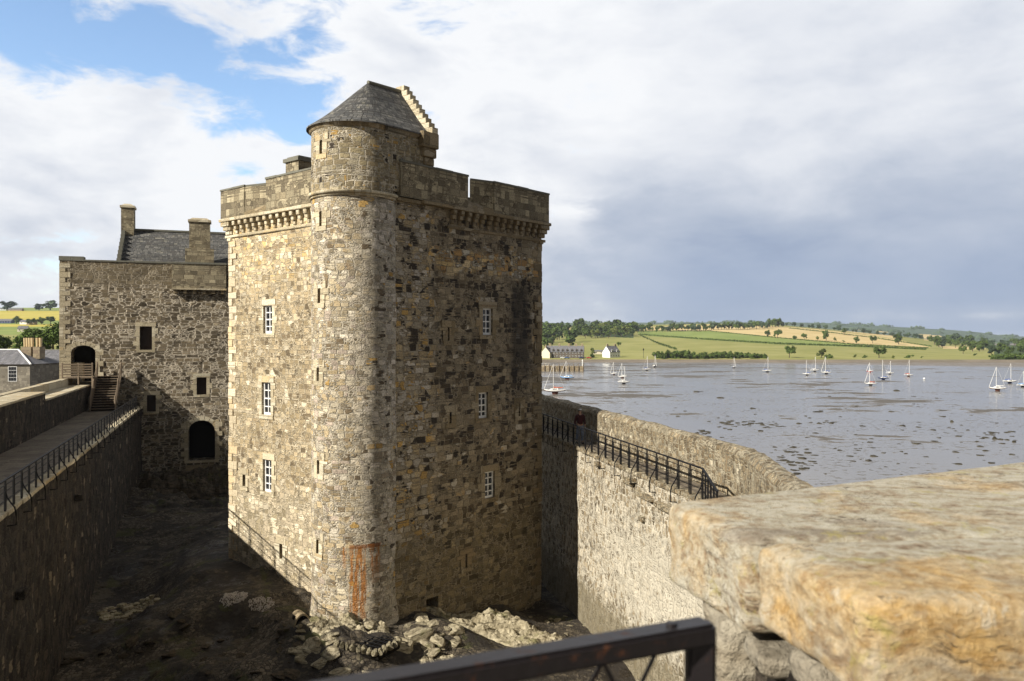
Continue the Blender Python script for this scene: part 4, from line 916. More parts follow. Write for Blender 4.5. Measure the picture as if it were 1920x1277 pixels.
# well-head: kerb of set stones with an iron grating
gw = ground_at(690, 1212)
wl = thing('grated_pit', 'square pit covered by an iron grating, edged with a low kerb of set stones', 'pit', (gw.x, gw.y, gw.z+.05), R(-28))
k = 0
for (ax, n) in (((-1.05, -.75, 1.05, -.75), 8), ((1.05, -.75, 1.05, .75), 5)):
    for i in range(n):
        f = (i+.5)/n; x, y = ax[0]+(ax[2]-ax[0])*f, ax[1]+(ax[3]-ax[1])*f
        o = bpy.data.objects.new('kerb_stone', RM[k % 7]); COL.objects.link(o); o.parent = wl; o.location = (x, y, .1); o.scale = (.155, .2, .26) if ax[1] == ax[3] else (.2, .175, .26); k += 1
MB().box(-.95, .95, -.6, .8, -.3, -.02).build('pit_dark', M['void'], wl)  # black block painting the darkness under the grating
mb = MB()
for i in range(8): x = -.9+.255*i; mb.box(x, x+.035, -.6, .8, .03, .06)
for i in range(6): y = -.58+.27*i; mb.box(-.93, .93, y, y+.035, .061, .085)
mb.build('grating', M['iron'], wl)
# shingle spill and paved disc in the shade
def patch(px, py, rx, ry, label, mt, name, cells, cat):
    p = ground_at(px, py); mb = MB(); r_ = random.Random(px)
    for i in range(cells):
        a = r_.uniform(0, 6.28); q = math.sqrt(r_.random())*(1+.35*mn.noise(V(math.cos(a)*1.5, math.sin(a)*1.5, px))); x, y = p.x+rx*q*math.cos(a), p.y+ry*q*math.sin(a); s = (r_.uniform(.012, .035) if cells > 80 else r_.uniform(.15, .27)); z = court_z(x, y)
        n = 6; h = r_.uniform(.5, 1)*s*.5; top = [V(x+s*.75*math.cos(t*6.283/n)*r_.uniform(.8, 1.1), y+s*.75*math.sin(t*6.283/n)*r_.uniform(.8, 1.1), z+h) for t in range(n)]
        bot = [V(x+(v.x-x)*1.35, y+(v.y-y)*1.35, z-.04) for v in top]; mb.face(top)
        for t in range(n): mb.face([bot[t], bot[(t+1) % n], top[(t+1) % n], top[t]])
    return tag(mb.build(name, mt), label, cat, kind='stuff')
M['shell'] = plain('white shell grit', (.50, .46, .42), .9, .1, 0, .3, 3)
patch(440, 1119, .62, .55, 'pale patch of shells and grit on the dark yard floor', M['shell'], 'shell_patch', 750, 'shell patch')
patch(490, 1137, .60, .4, 'smaller pale patch of shells nearer the sunlit wall', M['shell'], 'shell_patch', 520, 'shell patch')
patch(240, 1150, 1.3, 1.1, 'disc of set cobbles in the dark yard floor', M['rock'], 'cobbles', 75, 'cobbles')
# culvert mouth by the shadow line
pc = ground_at(566, 1172)
mb = MB(); pts_ = [(math.cos(t*math.pi/10)*.45, math.sin(t*math.pi/10)*.75) for t in range(11)]
cv = thing('culvert_mouth', 'small dark arched culvert mouth against the foot of the round turret', 'culvert', (pc.x, pc.y+.1, pc.z-.2), R(35)); cv.scale = (.7, .7, .7)
for (a, b), (c, d) in zip(pts_, pts_[1:]): mb.hexa([V(a, 0, b), V(c, 0, d), V(c, .9, d), V(a, .9, b), V(a*1.2, 0, b*1.15), V(c*1.2, 0, d*1.15), V(c*1.2, .9, d*1.15), V(a*1.2, .9, b*1.15)])
mb.build('arch_ring', M['ashlar_dk'], cv); MB().box(-.44, .44, .25, .5, 0, .7).build('opening', M['void'], cv)

# ------------------------------------------------------------------ MUDFLAT AND FAR SHORE
def disc(name, r, z, mt, kind='structure', n=96):
    mb = MB(); mb.face([V(r*math.cos(2*math.pi*i/n), r*math.sin(2*math.pi*i/n), z) for i in range(n)]); o = mb.build(name, mt); return tag(o, kind=kind)
disc('mudflat', 9000, 0, M['mud'])
def itab(t, x):
    if x <= t[0][0]: return t[0][1]
    for (a, b), (c, d) in zip(t, t[1:]):
        if x <= c: return b+(d-b)*(x-a)/(c-a)
    return t[-1][1]
crest = [(900, 613), (990, 613), (1100, 611), (1200, 609), (1340, 607), (1460, 609), (1540, 616), (1600, 622), (1700, 632), (1780, 641), (1860, 650), (1960, 652), (2200, 655), (2600, 650)]
HD0, HD1 = 650., 1750.
def hill_y(px, t): c = itab(crest, px); return 674.5+(c-674.5)*(t**.72)+.5*mn.noise(V(px*.01, t*3, 0))
def hill(px, t):
    d = HD0+(HD1-HD0)*t; return V((px-CX)/F*d, d, max(1.4+3*t, EZ+(YH-hill_y(px, t))/F*d))
def hill_at(px, py):
    lo_, hi_ = 0., 1.
    for _ in range(24):
        m_ = (lo_+hi_)/2
        if hill_y(px, m_) > py: lo_ = m_
        else: hi_ = m_
    return hill(px, lo_)
def inpoly(x, y, P):
    c = False; j = len(P)-1
    for i in range(len(P)):
        if (P[i][1] > y) != (P[j][1] > y) and x < (P[j][0]-P[i][0])*(y-P[i][1])/(P[j][1]-P[i][1])+P[i][0]: c = not c
        j = i
    return c
WH = [[(1060, 616), (1195, 614), (1340, 608), (1460, 612), (1530, 617), (1600, 625), (1680, 636), (1745, 651), (1735, 653), (1600, 646), (1530, 640), (1460, 634), (1330, 621), (1200, 621), (1060, 622)], [(1560, 617), (1640, 625), (1690, 631), (1680, 635), (1600, 624)], [(1735, 630), (1800, 637), (1795, 641), (1730, 638)], [(1760, 648), (1850, 653), (1850, 655), (1770, 654)]]
GR = [[(1195, 621), (1330, 621), (1460, 634), (1530, 640), (1600, 646), (1740, 653), (1735, 656), (1460, 646), (1330, 638), (1200, 629)]]
WD = [[(900, 600), (1080, 600), (1100, 630), (1190, 634), (1190, 612), (1085, 612), (1085, 600)], [(1750, 600), (2700, 600), (2700, 690), (1870, 676), (1860, 655), (1780, 640)]]
def hillmesh(px0, px1, npx, nt_, fn, classify, mats, name):
    vs = []; fs = []; mi = []
    for j in range(nt_+1):
        for i in range(npx+1): vs.append(fn(px0+(px1-px0)*i/npx, (j/nt_)))
    for j in range(nt_):
        for i in range(npx):
            k = j*(npx+1)+i; fs.append((k, k+1, k+npx+2, k+npx+1)); c = (vs[k]+vs[k+npx+2])/2; mi.append(classify(CX+F*c.x/c.y, YH-F*(c.z-EZ)/c.y))
    me = bpy.data.meshes.new(name); me.from_pydata([tuple(v) for v in vs], [], fs)
    for m_ in mats: me.materials.append(m_)
    for p, q in zip(me.polygons, mi): p.material_index = q
    me.shade_smooth(); o = bpy.data.objects.new(name, me); COL.objects.link(o); return tag(o, kind='structure')
def cls(px, py):
    if any(inpoly(px, py, P) for P in WH): return 1
    if any(inpoly(px, py, P) for P in GR): return 2
    if any(inpoly(px, py, P) for P in WD): return 3
    return 0
hillmesh(880, 2600, 430, 110, hill, cls, [M['meadow'], M['wheat'], M['green'], M['woodland']], 'far_hillside')
# skirt of beach below the meadow
mb = MB()
prev = None
for i in range(90):
    px = 880+i*20; a = V((px-CX)/F*618, 618, .04); b_ = V((px-CX)/F*640, 640, 1.2+.3*mn.noise(V(i*.5, 0, 0))); c = hill(px, 0)+V(0, .5, .05)
    if prev:
        mb.face([prev[0], a, b_, prev[1]]); mb.face([prev[1], b_, c, prev[2]])
    prev = (a, b_, c)
tag(mb.build('beach', M['beach']), kind='structure')
crest2 = [(880, 606), (1200, 605), (1460, 604), (1560, 606), (1700, 614), (1800, 620), (1860, 626), (1920, 632), (2100, 634), (2600, 630)]
def hill2(px, t):
    d = 1750+2600*t; c = itab(crest2, px)+1.2*mn.noise(V(px*.02, 3, 0)); y = 668+(c-668)*t**.8; return V((px-CX)/F*d, d, EZ+(YH-y)/F*d)
WH2 = [[(1590, 616), (1622, 618), (1620, 620), (1590, 618)], [(1640, 620), (1665, 622), (1662, 624), (1640, 622)], [(1725, 626), (1800, 633), (1790, 637), (1725, 635)]]
hillmesh(880, 2600, 300, 40, hill2, lambda x, y: 1 if any(inpoly(x, y, P) for P in WH2) else 0, [M['farwood'], M['wheat']], 'distant_ridge')
# left landscape beyond the keep
def lhill(px, t):
    d = 140+1400*t; y = 715+(577-715)*t**.42; return V((px-CX)/F*d, d, EZ+(YH-y)/F*d)
def lcls(x, y):
    if 583 <= y < 601: return 1
    if 608 <= y < 613: return 1
    if y >= 628: return 3
    return 2
hillmesh(-700, 500, 120, 110, lhill, lcls, [M['meadow'], M['rape'], M['green'], M['meadow']], 'left_hillside')
def lhill_at(px, py):
    t = (((715-py)/138.))**(1/.42); return lhill(px, t)

# ------------------------------------------------------------------ TREES
def crownmesh(name, seed, mt, nleaf=420, blobs=9, leaf=.055, squat=1.):
    r_ = random.Random(seed); mb = MB(); B = []
    for i in range(blobs):
        a = r_.uniform(0, 6.28); q = r_.uniform(.05, .30); z = r_.uniform(.24, .82); B.append((V(q*math.cos(a)*squat, q*math.sin(a)*squat, z), r_.uniform(.11, .22)*(1.1-abs(z-.58)*.9)))
    B.append((V(0, 0, .6), .25))
    for i in range(nleaf):
        c, r = r_.choice(B); d = V(r_.gauss(0, 1), r_.gauss(0, 1), r_.gauss(0, 1)).normalized(); p = c+d*r*(r_.uniform(.55, 1.08)); n = (d+V(r_.gauss(0, .5), r_.gauss(0, .5), r_.gauss(0, .5)+.3)).normalized()
        a = n.cross(V(.3, .2, 1)).normalized(); b = n.cross(a); s = leaf*r_.uniform(.6, 1.4)
        mb.face([p+a*s, p+b*s*.8, p-a*s*.9, p-b*s])
    for c, r in B:       # inner mass so the crown is not see-through
        for k in range(8):
            d = V(r_.gauss(0, 1), r_.gauss(0, 1), r_.gauss(0, 1)).normalized(); a = d.cross(V(.1, .2, 1)).normalized(); b = d.cross(a); mb.face([c+d*r*.3+a*r*.8, c+d*r*.3+b*r*.8, c+d*r*.3-a*r*.8, c+d*r*.3-b*r*.8])
    me = mb.build(name, mt); m_ = me.data; bpy.data.objects.remove(me); return m_
def trunkmesh(seed):
    r_ = random.Random(seed); mb = MB(); mb.tube([V(0, 0, -.05), V(.01, 0, .2), V(0, .01, .5), V(0, 0, .75)], [.035, .026, .018, .006], 6)
    for i in range(5):
        a = r_.uniform(0, 6.28); z = r_.uniform(.25, .5); mb.tube([V(0, 0, z), V(.12*math.cos(a), .12*math.sin(a), z+.12), V(.22*math.cos(a), .22*math.sin(a), z+.26)], [.014, .009, .003], 5)
    o = mb.build('trunk', M['bark']); m_ = o.data; bpy.data.objects.remove(o); return m_
CR = {'d': [crownmesh('crown', i, M['leaf']) for i in range(4)], 'y': [crownmesh('crown', 30+i, M['leaf_y'], 300) for i in range(3)], 'f': [crownmesh('crown', 60+i, M['leaf_f'], 260) for i in range(3)],
      'b': [crownmesh('crown', 90+i, M['leaf'], 420, 9, .055, 1.6) for i in range(3)], 'n': [crownmesh('crown', 120+i, M['leaf'], 1500, 14, .03) for i in range(2)]}
TM = [trunkmesh(i) for i in range(3)]
def tree(p, h, kind, label, group=None, w=1., bush=False):
    o = thing('bush' if bush else 'tree', label, 'bush' if bush else 'tree', p, random.uniform(0, 6.28), group)
    o.scale = (h*w, h*w, h)
    c = bpy.data.objects.new('crown', random.choice(CR[kind])); COL.objects.link(c); c.parent = o
    if bush: c.location = (0, 0, -.42); c.scale = (1, 1, 1.2)
    else: t = bpy.data.objects.new('trunk', random.choice(TM)); COL.objects.link(t); t.parent = o
    return o
def ftree(px, py, hp, kind, label, group=None, w=1., bush=False, at=hill_at):
    p = at(px, py); return tree(p, hp*p.y/F, kind, label, group, w, bush)
# single trees one can point to
Tn = [(1480, 671, 25, 'd', 1., 'round dark tree standing alone on the meadow above the shore', 0), (1540, 671, 19, 'y', 1.3, 'loose pale green tree among shrubs on the meadow edge', 0), (1556, 672, 13, 'b', 1.2, 'dark low shrub right beside the pale green meadow tree', 1),
      (1648, 671, 22, 'd', 1.3, 'broad dense dark tree by the shore in front of the barley field', 0), (1622, 671, 8, 'b', 1.3, 'small dark shrub just left of the broad dense shore tree', 1), (1603, 670, 8, 'y', 1.3, 'thin pale shrub on the meadow edge, second left of the broad shore tree', 1), (1704, 671, 10, 'b', 1.5, 'low spreading hawthorn on the shore meadow', 1), (1674, 672, 8, 'y', 1.2, 'faint pale shrub right of the broad shore tree', 1), (1728, 671, 5, 'b', 1., 'tiny dark shrub at the right end of the shore meadow', 1),
      (1685, 646, 22, 'd', 1.15, 'large round tree at the foot of the barley field', 0), (1636, 644, 16, 'd', 1., 'medium dark tree near the lower edge of the barley field', 0), (1606, 644, 14, 'd', 1., 'dark tree standing where two barley fields meet', 0), (1549, 639, 22, 'd', 1., 'tall dark tree in the middle of the barley field', 0), (1533, 638, 9, 'y', 1., 'small pale tree left of the tall barley field tree', 0), (1565, 640, 9, 'y', 1., 'small pale tree right of the tall barley field tree', 0), (1508, 637, 14, 'd', 1., 'leaning thin tree in the barley field', 0), (1492, 635, 9, 'b', 1.3, 'low clump of scrub in the barley field', 1), (1458, 634, 19, 'd', 1.05, 'full dark tree at the left of the barley field', 0), (1440, 632, 14, 'd', 1., 'narrow dark tree at the left edge of the barley field', 0), (1582, 641, 5, 'b', 1., 'tiny shrub on the lower barley field edge', 1), (1583, 628, 14, 'd', 1., 'dark tree behind the barley field crest', 0),
      (1806, 665, 16, 'd', 1.1, 'dark tree on the right meadow below the wood', 0), (1828, 668, 7, 'b', 1., 'small shrub on the right meadow', 1), (1112, 666, 15, 'y', .9, 'feathery tree between the terrace and the white house', 0), (1110, 670, 11, 'b', 1.2, 'dark garden shrub beside the terrace of houses', 1), (1135, 668, 9, 'b', 1.1, 'garden shrub in front of the white house', 1), (1160, 649, 9, 'b', 1., 'dark round tree behind the white house roof', 0), (1037, 671, 6, 'y', 1., 'light garden bush before the gable of the terrace', 1)]
for px, py, h, k, w, lab, bu in Tn: ftree(px, py, h, k, lab, None, w, bool(bu))
rt = random.Random(11)
for i in range(34): ftree(1012+rt.uniform(0, 72), 658-rt.uniform(0, 36), rt.uniform(18, 30), 'd', 'tall dark tree in the wood behind the terrace of houses', 'wood behind the terrace', rt.uniform(.9, 1.3))
for i in range(44): ftree(1082+rt.uniform(0, 110), 635-rt.uniform(0, 16), rt.uniform(14, 25), rt.choice('ddy'), 'green tree in the copse on the hill above the meadow', 'copse above the meadow', rt.uniform(.9, 1.4))
for i in range(52): ftree(1186+i*5.5+rt.uniform(-2, 2), itab([(1186, 623), (1340, 620), (1470, 614)], 1186+i*5.5)-rt.uniform(-1, 2), rt.uniform(9, 18), rt.choice('ddf'), 'dark tree in the line along the top of the barley field', 'tree line on the hill crest', rt.uniform(.9, 1.3))
for i in range(36): px = 1466+i*12+rt.uniform(-5, 5); ftree(px, itab(crest, px)+1, rt.uniform(6, 12), 'f', 'greyish tree on the right hand hill crest', 'trees along the right hill crest', rt.uniform(1.1, 1.7))
for i in range(44): px = 1232+i*4.7; ftree(px, 672.5-rt.uniform(0, 2), rt.uniform(12, 20)*(1.2 if 1255 < px < 1290 else 1)*(.8 if px > 1400 else 1), rt.choice('bbd'), 'bushy tree in the thicket along the far shore', 'thicket along the far shore', rt.uniform(1., 1.4), True)
for i in range(62): px = 1750+rt.uniform(0, 230); ftree(px, itab([(1750, 650), (1860, 672), (1980, 674)], px)-rt.uniform(2, 22)*(min(1, (px-1740)/60)), rt.uniform(12, 20), rt.choice('ddf'), 'dark tree in the wood at the right of the shore', 'wood at the right end of the shore', rt.uniform(1., 1.4))
for i in range(14): ftree(1862+i*7, 674-rt.uniform(0, 1.5), rt.uniform(12, 18), 'b', 'rounded bush on the bank at the right end of the shore', 'bushes on the right bank', 1.2, True)
def ridge_tree(px, t): p = hill2(px, t); return p
mb = MB(); r_ = random.Random(5)
for i in range(190):        # far woodland and hedgerow trees, only a blur at this distance
    px = 1000+r_.uniform(0, 960); p = hill2(px, r_.choice((.35, .5, .65, .8, .95, 1.))-r_.uniform(0, .03)); wd = r_.uniform(18, 60); h = r_.uniform(9, 17)
    for k in range(34):
        d = V(r_.gauss(0, 1), r_.gauss(0, 1), abs(r_.gauss(0, .8))).normalized(); q = p+V(d.x*wd*r_.random(), d.y*8, d.z*h*r_.uniform(.5, 1)); n = (d+V(r_.gauss(0, .4), -.6, r_.gauss(0, .4))).normalized(); a = n.cross(V(0, .1, 1)).normalized(); b = n.cross(a); l = r_.uniform(3, 6)
        mb.face([q+a*l*1.3, q+b*l, q-a*l*1.3, q-b*l])
tag(mb.build('distant_woodland', M['leaf_f']), 'hazy belts of woodland along the distant ridge', 'woodland', kind='stuff')
# left side trees
for px, py, h, k, w, lab in ((16, 582, 19, 'f', 2.2, 'dark clump of trees on the left skyline beside white farm buildings'), (94, 582, 21, 'f', 1.9, 'dark rounded trees on the left skyline next to the keep'), (73, 582, 14, 'f', 1.7, 'smaller dark tree at the edge of the skyline clump next to the keep'), (31, 607, 15, 'd', 1.6, 'small tree by the far farm beyond the yellow field'), (78, 608, 14, 'd', 1.6, 'dark tree right of the far farm houses'), (95, 608, 16, 'd', 1.5, 'dark tree nearest the keep beside the far farm'), (62, 609, 13, 'b', 1.6, 'low dark hedge tree among the far farm houses')):
    ftree(px, py, h, k, lab, None, w, at=lhill_at)
for px, py, h, w, lab in ((52, 662, 52, 1.3, 'leafy green tree behind the slate roof, left of the two nearest the keep'), (82, 664, 50, 1.3, 'yellow-green tree behind the slate roof beside the keep'), (100, 662, 60, 1.2, 'tall green tree touching the keep wall behind the slate roof'), (5, 668, 44, 1.1, 'dark green tree at the left edge behind the chimney pots'), (30, 672, 24, 1.2, 'low bush between the chimneys behind the slate roof'), (125, 664, 50, 1., 'tall tree hidden mostly by the keep wall')):
    p = V((px-CX)/F*190, 190, EZ+(YH-py)/F*190); tree(p, h*190/F, 'n', lab, None, w)
# hedges
def hedge(pts, h, label):
    mb = MB(); r_ = random.Random(int(pts[0][0])); P3 = []
    for (a, b), (c, d) in zip(pts, pts[1:]):
        n = max(2, int(abs(c-a)/1.2)); P3 += [hill_at(a+(c-a)*i/n, b+(d-b)*i/n) for i in range(n)]
    P3.append(hill_at(*pts[-1]))
    for p in P3:
        for _ in range(7):
            q = p+V(r_.uniform(-1.5, 1.5), r_.uniform(-1, 1), r_.uniform(.0, h)); n = V(r_.gauss(0, 1), r_.gauss(0, 1)-.5, r_.gauss(0, 1)).normalized(); a = n.cross(V(.1, 0, 1)).normalized(); b = n.cross(a); s = r_.uniform(.5, 1.)
            mb.face([q+a*s, q+b*s, q-a*s, q-b*s])
    return tag(mb.build('hedge', M['leaf']), label, 'hedge')
hedge([(1198, 628), (1330, 637.5), (1460, 645.5), (1600, 650), (1735, 656)], 2.2, 'long dark hedge crossing the hillside below the bright green field')
hedge([(1202, 630), (1235, 645), (1268, 656)], 2., 'short hedge running downhill from the copse corner')
hedge([(1195, 621), (1330, 621), (1460, 634), (1600, 646), (1740, 653)], 1.2, 'thin hedge between the barley field and the green field')
hedge([(1480, 616), (1540, 622), (1640, 634), (1745, 650)], 1.8, 'hedge with saplings along the top of the barley field')

# ------------------------------------------------------------------ FAR BUILDINGS
def house(name, label, px, py, L, Wd, H, RH, rz, wall, roof, d=None, chims=(), wins=None, dorm=0, at=hill_at, cat='house', floors=2, winw=.9, winh=1.3, winmat='glass', frames=False):
    p = at(px, py) if d is None else V((px-CX)/F*d, d, EZ+(YH-py)/F*d)
    h = thing(name, label, cat, p, rz)
    mb = MB().box(-L/2, L/2, -Wd/2, Wd/2, -3, H)
    for s in (-1, 1): mb.face([V(s*L/2, -Wd/2, H), V(s*L/2, Wd/2, H), V(s*L/2, 0, H+RH)])
    mb.build('wall', M[wall], h)
    mb = MB(); e = .35
    for s in (-1, 1):
        k = RH/(Wd/2); mb.hexa([V(-L/2-.2, s*(Wd/2+e), H-e*k+.02), V(L/2+.2, s*(Wd/2+e), H-e*k+.02), V(L/2+.2, 0, H+RH+.02), V(-L/2-.2, 0, H+RH+.02), V(-L/2-.2, s*(Wd/2+e), H-e*k+.2), V(L/2+.2, s*(Wd/2+e), H-e*k+.2), V(L/2+.2, 0, H+RH+.2), V(-L/2-.2, 0, H+RH+.2)])
    rf = mb.build('roof', M[roof], h)
    for x in chims:
        c = MB().box(x-.8, x+.8, -.5, .5, H+RH*.5, H+RH+1.5).build('chimney', M['far_stone'], rf)
        for q in (-.5, 0, .5): MB().tube([V(x+q, 0, H+RH+1.5), V(x+q, 0, H+RH+2.)], .16, 6).build('chimney_pot', M['pot'], c)
    n = wins or int(L/3.2)
    for f in range(floors):
        for i in range(n):
            x = -L/2+L*(i+.5)/n; z = .9+f*2.75
            if z+winh > H: continue
            w = MB().box(x-winw/2, x+winw/2, -Wd/2-.05, -Wd/2+.1, z, z+winh).build('window', M['white'], h); MB().box(x-winw/2+.12, x+winw/2-.12, -Wd/2-.08, -Wd/2-.055, z+.1, z+winh-.1).build('pane', M['glass'], w)
    for i in range(dorm):
        x = -L/2+L*(i+.5)/dorm; y0_ = -Wd/2-.1; mb = MB().box(x-1., x+1., y0_, y0_+2.2, H-.3, H+1.2); mb.face([V(x-1., y0_, H+1.2), V(x+1., y0_, H+1.2), V(x, y0_, H+2.2)])
        dm = mb.build('dormer', M[wall], rf)
        mb = MB()
        for s in (-1, 1): mb.face([V(x+s*1.2, y0_-.15, H+1.1), V(x, y0_-.15, H+2.35), V(x, y0_+3.4, H+2.35), V(x+s*1.2, y0_+3.4, H+1.1)])
        mb.build('dormer_roof', M[roof], rf); MB().box(x-.5, x+.5, y0_-.06, y0_-.01, H-.1, H+1.1).build('pane', M['glass'], rf)
    return h
M['far_dark'] = masonry('dark whinstone', [(0., (.10, .085, .07)), (.5, (.14, .12, .095)), (.8, (.085, .07, .06))], (.16, .14, .11), 2.5, 1.6, .02, .0, .01, wob=.2, stain=.2, jit=.15)
house('terraced_houses', 'long dark stone terrace with dormers and chimneys on the far shore', 1060, 671, 31, 8, 5.4, 4.6, R(-8), 'far_dark', 'slate_far', chims=(-13, -5, 3, 9, 14), dorm=8, wins=12)
house('cream_house', 'cream gabled cottage at the left end of the stone terrace', 1027, 671, 9, 8, 4.6, 4.4, R(62), 'cream', 'slate_far', chims=(-3.5,), wins=2)
house('white_house', 'white gabled cottage standing alone right of the terrace', 1146, 670, 12, 9, 4.6, 5., R(38), 'white', 'slate_far', chims=(-4.5, 4.5), dorm=2, wins=4)
house('outbuilding', 'low cream outbuilding with a flat roof left of the white cottage', 1122, 664, 9, 5, 2.6, 1.0, R(0), 'cream', 'slate_far', floors=1, wins=2)
for px, py, c, lab in ((1063, 671.5, 'car_blue', 'dark blue car parked before the stone terrace'), (1055, 671.5, 'car_white', 'white car parked before the stone terrace'), (1104, 671.6, 'car_red', 'red car parked right of the stone terrace'), (1090, 671.5, 'hull_navy', 'navy car parked at the right end of the terrace')):
    p = hill_at(px, py+1.); cr = thing('parked_car', lab, 'car', p+V(0, 0, .1), R(random.uniform(-10, 10)))
    mb = MB(); pr = [(-2.1, .35), (-2.1, .85), (-1.3, 1.0), (-.8, 1.45), (.7, 1.45), (1.3, .95), (2.1, .8), (2.1, .35)]
    mb.face([V(x, -.85, z) for x, z in pr]); mb.face([V(x, .85, z) for x, z in pr])
    for (a, b), (c_, d) in zip(pr, pr[1:]+pr[:1]): mb.face([V(a, -.85, b), V(c_, -.85, d), V(c_, .85, d), V(a, .85, b)])
    mb.build('body', M[c], cr); MB().box(-.9, .9, -.87, .87, 1.0, 1.35).build('window', M['glass'], cr)
    for x in (-1.3, 1.3):
        for y in (-.8, .8): MB().tube([V(x, y-.1, .32), V(x, y+.1, .32)], .32, 10).build('wheel', M['iron'], cr)
# shore wall before the houses, pier and beacons
mb = MB()
for i in range(44):
    a, b_ = hill(1000+i*10, 0), hill(1010+i*10, 0); mb.hexa([a+V(0, -1, -1.6), b_+V(0, -1, -1.6), b_+V(0, -.4, -1.6), a+V(0, -.4, -1.6), a+V(0, -1, .25), b_+V(0, -1, .25), b_+V(0, -.4, .25), a+V(0, -.4, .25)])
tag(mb.build('shore_wall', M['far_stone']), 'low dark stone sea wall along the far shore road', 'wall')
pd = 455.; pr_ = thing('pier', 'old stone pier with timber piles reaching out from the far shore', 'pier', (0, 0, 0))
def PP(px, off, z): return V((px-CX)/F*pd, pd+off, z)
MB().hexa([PP(960, 0, -.5), PP(1095, 0, -.5), PP(1095, 9, -.5), PP(960, 9, -.5), PP(960, 0, 3.1), PP(1095, 0, 2.7), PP(1095, 9, 2.7), PP(960, 9, 3.1)]).build('quay', M['ashlar_dk'], pr_)
for i in range(15): x = 966+i*9.1; q = PP(x, -.4, 0); MB().tube([q, q+V(0, 0, 4.2)], .20, 6).build('pile', M['wood'], pr_)
q = PP(1093, 3, 2.7); bc = thing('beacon_post', 'white beacon post at the end of the stone pier', 'post', q); MB().tube([V(0, 0, 0), V(0, 0, 3.2)], .22, 8).build('post', M['white'], bc); MB().tube([V(0, 0, 3.2), V(0, 0, 3.9)], [.4, .1], 8).build('lamp', M['white'], bc)
q = hill_at(1206.5, 672); bc = thing('navigation_mark', 'slim dark pole with a diamond topmark on the far shore', 'post', q); MB().tube([V(0, 0, 0), V(0, 0, 6.5)], .14, 6).build('pole', M['iron'], bc); MB().tube([V(0, 0, 6.2), V(0, 0, 7.3), V(0, 0, 8.4)], [.1, .65, .1], 4).build('topmark', M['iron'], bc)
# barracks and farms on the left
M['barrack'] = masonry('grey sandstone blocks', [(0., (.19, .17, .135)), (.5, (.24, .215, .17)), (.8, (.16, .14, .11))], (.20, .18, .145), 2.8, 1.8, .02, .0, .01, wob=.2, stain=.3, jit=.15)
def barrack(name, label, x0, x1, d, ze, zr_, depth, rz, wins, hip):
    L = (x1-x0)/F*d; h = thing(name, label, 'building', V((x0-CX)/F*d, d, EZ), rz)
    MB().box(0, L, 0, depth, -14, ze).build('wall', M['barrack'], h)
    mb = MB(); o = .3; a = depth/2
    hx0, hx1 = (0 if not hip[0] else a), (L if not hip[1] else L-a)
    c = [V(-o, -o, ze), V(L+o, -o, ze), V(L+o, depth+o, ze), V(-o, depth+o, ze)]; r1, r2 = V(hx0, a, zr_), V(hx1, a, zr_)
    mb.face([c[0], c[1], r2, r1]); mb.face([c[2], c[3], r1, r2]); mb.face([c[1], c[2], r2]); mb.face([c[3], c[0], r1]); rf = mb.build('roof', M['slate_far'], h)
    lm = MB().tube([r1, r2], .1, 5)
    if hip[1]: lm.tube([c[1], r2], .12, 5)
    if hip[0]: lm.tube([c[0], r1], .12, 5)
    lm.build('ridge', M['white'] if hip[1] else M['lead'], rf)
    for (wx, zc_, hw, hh) in wins:
        x = (wx-x0)/F*d; z = (YH-zc_)/F*d; w = MB().box(x-hw, x+hw, -.03, .1, z-hh, z+hh).build('window', M['white'], h); mb = MB()
        for i in range(3):
            for j in range(4): mb.box(x-hw+.07+i*(2*hw-.1)/3, x-hw+.02+(i+1)*(2*hw-.1)/3, -.055, -.033, z-hh+.07+j*(2*hh-.1)/4, z-hh+.02+(j+1)*(2*hh-.1)/4)
        mb.build('pane', M['glass'], w)
    return h, rf
bd = 108.
h1, rf1 = barrack('barracks', 'stone barracks wing with slate roof and tall sash windows beside the keep', 38, 190, bd, -(683-YH)/F*bd, -(657-YH)/F*bd, 7.5, 0, [(67.5, 701, .55, .95), (99.5, 699, .52, .9), (135, 699, .52, .9)], (False, False))
h2, rf2 = barrack('barracks', 'nearer hipped barracks block at the left edge with two chimney stacks of clay pots', -130, 56, 100., -(683-YH)/F*100, -(656.5-YH)/F*100, 7.5, 0, [(23.5, 701, .55, .95), (-20, 701, .55, .95)], (False, True))
for x0, x1, n in ((10, 29, 4), (33, 46, 2)):
    a, b_ = (x0+130)/F*100, (x1+130)/F*100; c = MB().box(a, b_, 3.2, 4.4, -2.6, -(656-YH)/F*100+.35).build('chimney', M['far_stone'], rf2)
    for i in range(n): x = a+(b_-a)*(i+.5)/n; z = -(656-YH)/F*100+.35; MB().tube([V(x, 3.8, z), V(x, 3.8, z+1.15)], [.17, .2], 8).build('chimney_pot', M['pot'], c)
for px, py, L, lab, wl_ in ((5, 582, 22, 'small white farm house on the left skyline', 'white'), (30, 583, 30, 'long grey farm shed on the left skyline', 'far_stone'), (12, 606, 30, 'dark low barn beyond the yellow field', 'hull_navy'), (47, 608, 16, 'white cottage among trees beyond the yellow field', 'white'), (60, 609, 16, 'grey cottage beside the white one beyond the yellow field', 'far_stone'), (44, 622, 18, 'pale long house with a row of windows above the green slope', 'cream')):
    p = lhill_at(px, py); house('farm_building', lab, px, py, L*p.y/F*.9, 6, 2.6, 2.2, R(random.uniform(-12, 12)), wl_, 'slate_far', at=lhill_at, floors=1, cat='farm building')

